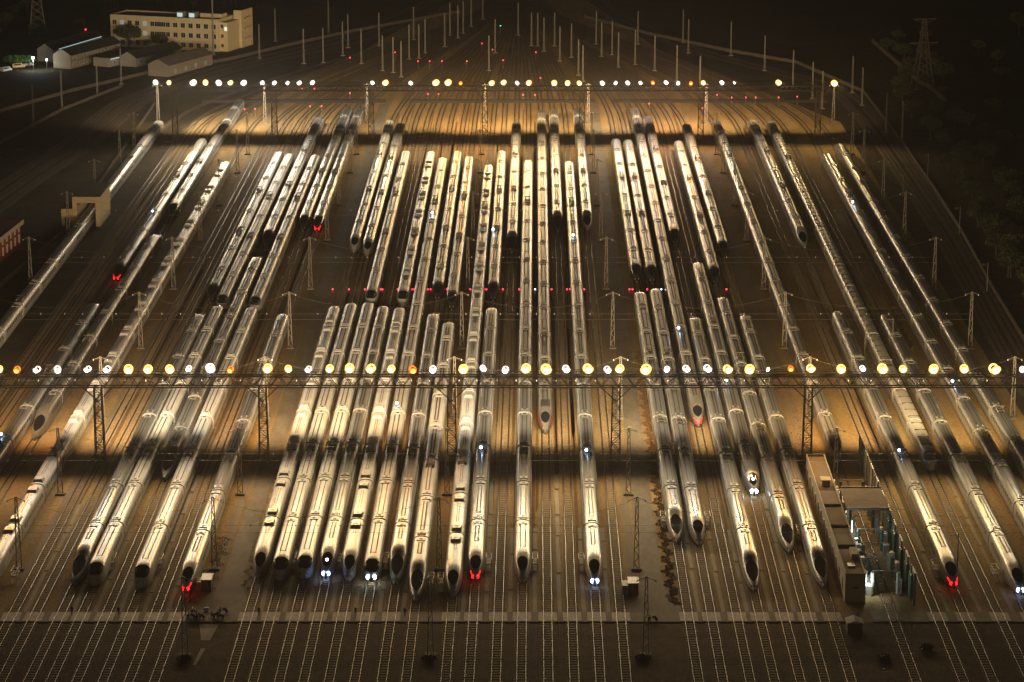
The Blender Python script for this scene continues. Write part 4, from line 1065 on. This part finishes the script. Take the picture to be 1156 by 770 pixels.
# ramp slabs below the crossing
m = MB(); m.add([tuple(at(225,705))[:2]+(.05,), tuple(at(247,705))[:2]+(.05,), tuple(at(237,723))[:2]+(.02,), tuple(at(227,723))[:2]+(.02,)], [(0,3,2,1)], walk_concrete)
m.add([tuple(at(227,732))[:2]+(.02,), tuple(at(232,732))[:2]+(.02,), tuple(at(221,751))[:2]+(.02,), tuple(at(217,751))[:2]+(.02,)], [(0,3,2,1)], walk_concrete)
structure(m.obj('ramp_path'), 'pale concrete ramp below the crossing at left', 'path')
# bushes round the mast feet in the foreground, dry grass strip
random.seed(11)
def leaves(m, c, rx, ry, rz_, n_, s, mt):
    for _ in range(n_):
        while True:
            p = Vector((random.uniform(-1,1), random.uniform(-1,1), random.uniform(-1,1)))
            if .25 < p.length < 1: break
        p = Vector((c[0]+p.x*rx, c[1]+p.y*ry, max(.03, c[2]+p.z*rz_)))
        a = Vector((random.gauss(0,1), random.gauss(0,1), random.gauss(0,1))).normalized(); b_ = a.orthogonal().normalized()
        q = a.cross(b_); k = s*random.uniform(.6,1.4)
        m.add([p-b_*k-q*k*.5, p+b_*k*.2-q*k, p+b_*k+q*k*.4, p-b_*k*.3+q*k], [(0,1,2,3)], mt)
def bush(x, y, r, h_, label, mt=leaf, group='dark scrub bushes'):
    t = thing('bush', label, 'bush', (x, y, 0), random.uniform(0,6), group)
    m = MB(); m.tube((0,0,0),(0.1,0,h_*.6),.07,.03,bark,5); m.tube((0,0,0),(-.25,.1,h_*.5),.05,.02,bark,5); m.obj('stem', t)
    m = MB(); leaves(m, (0,0,h_*.5), r, r, h_*.55, 260, .16, mt); m.obj('foliage', t)
for i, (u, v) in enumerate([(208,746),(484,746),(725,745),(998,745),(1046,733)]):
    p = at(u, v); bush(p.x, p.y, 1.3, .8, f'dark low bush below the crossing, {ORD[i+1]} from left')
gs = MB()
def grass_strip(x0, x1, y0, y1, n_):
    for _ in range(n_):
        y = random.uniform(y0, y1); x = yx(random.uniform(x0, x1), y) + .5*sin(y*.9) + .3*sin(y*2.3)
        h_ = random.uniform(.08, .26); a = random.uniform(0, pi); wv = Vector((cos(a), sin(a), 0))*random.uniform(.03,.08)
        b_ = Vector((x,y,.01)); tp = b_ + Vector((random.uniform(-.15,.15), random.uniform(-.15,.15), h_))
        gs.add([b_-wv, b_+wv, tp], [(0,1,2)], dry_leaf)
grass_strip(28.0, 29.6, 462, 640, 15000); grass_strip(-48.9, -48.0, 470, 560, 1500); grass_strip(58.6, 62, 540, 620, 2500); grass_strip(-56.5,-54.2,470,500,1200)
o = gs.obj('dry_grass'); tag(o, 'reddish dry grass growing along the service roads', 'grass', kind='stuff')
# trees
def tree_meshes(h_, r, mt, n_):
    tr = MB(); tr.tube((0,0,0),(.2,.1,h_*.45),.32,.2,bark,8); 
    tips = []
    for k in range(6):
        a = k*2*pi/6 + random.uniform(-.3,.3); e = Vector((cos(a)*r*.55, sin(a)*r*.55, h_*random.uniform(.6,.85)))
        tr.tube((.2,.1,h_*random.uniform(.3,.45)), e, .12, .05, bark, 6); tips.append(e)
    cr = MB()
    tips.append(Vector((0,0,h_*.82)))
    for e in tips: leaves(cr, e, r*.52, r*.52, h_*.2, n_//7, .34, mt)
    return tr.mesh('trunk'), cr.mesh('crown')
TREES = [tree_meshes(9, 4.6, leaf, 1500), tree_meshes(7, 3.8, leaf, 1200), tree_meshes(11, 5, leaf, 1700)]
PALM = tree_meshes(6, 3.4, leaf_fresh, 900)
def tree(x, y, k, sc, label, group):
    t = thing('tree', label, 'tree', (x, y, 0), random.uniform(0,6), group); t.scale = (sc, sc, sc)
    tm = TREES[k] if k < 3 else PALM
    link('trunk', tm[0], t); link('crown', tm[1], t)
p = at(146,56); tree(p.x, p.y, 0, 1.15, 'big round dark tree in front of the left part of the office', 'trees by the office')
p = at(181,57); tree(p.x, p.y, 1, .9, 'smaller dark tree by the office entrance', 'trees by the office')
for i, u in enumerate((12,19,26,33)): p = at(u, 76); tree(p.x, p.y, 3, .8, f'green lamplit tree behind the parked vans, {ORD[i+1]} from left', 'lamplit trees')
random.seed(5)
for k in range(110):
    u = random.uniform(905, 1180); v = random.uniform(40, 420)
    lim = 985 + (v-110)*.62
    if v < 110: lim = 960 + (v-40)*.4
    p = at(max(u, lim+25+random.uniform(0,60)), v)
    if p.y < 630: continue
    tree(p.x, p.y, random.randint(0,2), random.uniform(.5,.95), 'dark tree in the unlit belt beyond the right-hand wall', 'trees beyond the right wall')
for k in range(26):
    u = random.uniform(-10, 330); v = random.uniform(2, 48 if u < 110 or u > 270 else 10)
    p = at(u, v); tree(p.x, p.y, random.randint(0,2), random.uniform(.6,1.0), 'dim tree in the darkness at the far left', 'trees in the far left darkness')
# street lamp, vans, tower light, pylons
p = at(38, 80)
t = thing('street_lamp', 'bright white street lamp above the vans at the far left', 'street lamp', p)
hL = 5.4
m = MB(); m.tube((0,0,0),(0,0,hL),.1,.07,galv,8); m.obj('pole', t)
m = MB(); m.box(-.3,.3,-.9,.1,hL,hL+.15,galv); m.obj('lamp_head', t); m = MB(); m.ball((0,-.5,hL-.15),.55,.55,.4,mat('street_glow',(1,1,1),.3,emit=(.85,.97,1),estr=40),10,6); m.obj('lamp', t)
MATS['street_glow'].cycles.emission_sampling = 'NONE'
l = bpy.data.lights.new('street_light','POINT'); l.energy = 2200; l.color = (.85,.97,1); l.shadow_soft_size = .4; lo = bpy.data.objects.new('street_light', l); COL.objects.link(lo); lo.parent = t; lo.location = (0,-.6,hL-.9)
p = at(53, 78); t = thing('wall_light', 'smaller white lamp at the barrack corner', 'lamp', p); m = MB(); m.tube((0,0,0),(0,0,3.6),.06,.05,galv,6); m.obj('pole', t); m = MB(); m.ball((0,0,3.7),.35,.35,.3,mat('street_glow',(1,1,1)),8,5); m.obj('lamp', t)
l = bpy.data.lights.new('corner_light','POINT'); l.energy = 500; l.color = (.8,.93,1); l.shadow_soft_size = .3; lo = bpy.data.objects.new('corner_light', l); COL.objects.link(lo); lo.parent = t; lo.location = (.2,-.6,3.2)
def van(u, v, rz, body, label):
    p = at(u, v); t = thing('parked_van', label, 'van', p, rz, 'vans parked under the street lamp')
    m = MB(); prof = [(-2.5,.45),(-2.5,2.0),(1.0,2.05),(1.9,1.25),(2.5,1.05),(2.5,.45)]
    vv = [(x,-.9,z) for x,z in prof] + [(x,.9,z) for x,z in prof]; n_ = len(prof)
    m.add(vv, [tuple(range(n_)), tuple(range(n_,2*n_))[::-1]] + [(i,(i+1)%n_,n_+(i+1)%n_,n_+i) for i in range(n_)], body); m.obj('body', t)
    for x in (-1.6,1.6):
        for y in (-.85,.85): m = MB(); m.tube((x,y-.1,.34),(x,y+.1,.34),.34,.34,rubber,12); m.obj('wheel', t)
    m = MB(); m.add([(1.05,-.8,2.03),(1.05,.8,2.03),(1.88,.8,1.3),(1.88,-.8,1.3)], [(0,1,2,3)], glass_dark)
    for y in (-.905,.905): m.add([(-2.2,y,1.3),(.9,y,1.3),(.9,y,1.85),(-2.2,y,1.85)], [(0,1,2,3)], glass_dark)
    m.v = [(a+(.01 if abs(b_)<.85 else 0), b_, c_+(.02 if abs(b_)<.85 else 0)) for a,b_,c_ in m.v]; m.obj('windows', t)
van(7, 81, 1.0, white_trim, 'white van parked at the left edge under the street lamp'); van(21, 77, .4, mat('van_cream',(.6,.36,.14),.4), 'orange and cream van parked left of the street lamp'); van(31, 75, .3, mat('van_grey',(.45,.45,.45),.4), 'grey van parked nearest the street lamp')
p = at(97, 55); t = thing('beacon_mast', 'thin mast with a red and white lamp behind the sheds', 'beacon mast', p)
m = MB(); m.tube((0,0,0),(0,0,8),.1,.06,galv,6); m.obj('pole', t); m = MB(); m.ball((.2,0,8),.35,.3,.3,sig_red,8,5); m.obj('red_lamp', t); m = MB(); m.ball((0,0,5.4),.45,.4,.5,sig_white,8,5); m.obj('white_lamp', t); m = MB(); m.ball((0,-.3,2.4),.3,.3,.3,sig_white,8,5); m.obj('low_lamp', t)
p = at(241, 62); t = thing('tall_pole', 'very tall plain pole in front of the office right end', 'pole', p); m = MB(); m.tube((0,0,0),(0,0,36),.38,.24,galv,10); m.obj('pole', t); m = MB(); m.box(-.9,.9,-.9,.9,0,.5,concrete); m.obj('footing', t)
def pylon(u, v, h_, label):
    p = at(u, v); t = thing('power_pylon', label, 'pylon', p, .2, 'power pylons in the dark'); m = MB()
    def cor(z, i, j):
        q = z/h_; ww = 3.1*(1-q)**1.3 + .55; return Vector((i*ww, j*ww, z))
    n_ = 10
    for i in (-1,1):
        for j in (-1,1):
            for k in range(n_): m.bar(cor(h_*k/n_,i,j), cor(h_*(k+1)/n_,i,j), .26, dark_steel)
    for k in range(n_):
        z0, z1 = h_*k/n_, h_*(k+1)/n_
        for j in (-1,1):
            m.bar(cor(z0,-1,j), cor(z1,1,j), .14, dark_steel); m.bar(cor(z0,1,j), cor(z1,-1,j), .14, dark_steel); m.bar(cor(z0,j,-1), cor(z1,j,1), .14, dark_steel)
    m.obj('lattice', t)
    for z, w_ in ((h_, 4.6), (h_*.66, 5.6)):
        q = MB(); q.bar((-w_,0,z), (w_,0,z), .3, dark_steel); q.bar((-w_,0,z), (0,0,z-1.8), .16, dark_steel); q.bar((w_,0,z), (0,0,z-1.8), .16, dark_steel); q.obj('cross_arm', t)
pylon(1041, 100, 26.5, 'dim lattice pylon on the dark slope at right'); pylon(43, 40, 30, 'dim lattice pylon at the far left corner'); pylon(127, 22, 30, 'dim lattice pylon behind the left end of the office')

# ------------------------------------------------------------------ haze
hz = MB(); hz.box(-1560, 1560, -200, 3060, -1.0, 176, soil)
me = hz.mesh('haze'); me.materials.clear()
hm = bpy.data.materials.new('haze_air'); hm.use_nodes = True; hn = hm.node_tree.nodes; hl_ = hm.node_tree.links
hn.remove(hn['Principled BSDF']); pv = hn.new('ShaderNodeVolumePrincipled'); pv.inputs['Density'].default_value = HAZE_DENSITY
pv.inputs['Color'].default_value = (.9,.9,.92,1); pv.inputs['Anisotropy'].default_value = .35
hl_.new(pv.outputs[0], hn['Material Output'].inputs['Volume'])
me.materials.append(hm); ho = link('haze', me); ho['kind'] = 'stuff'; ho['label'] = 'thin night haze hanging over the whole yard'; ho['category'] = 'haze'
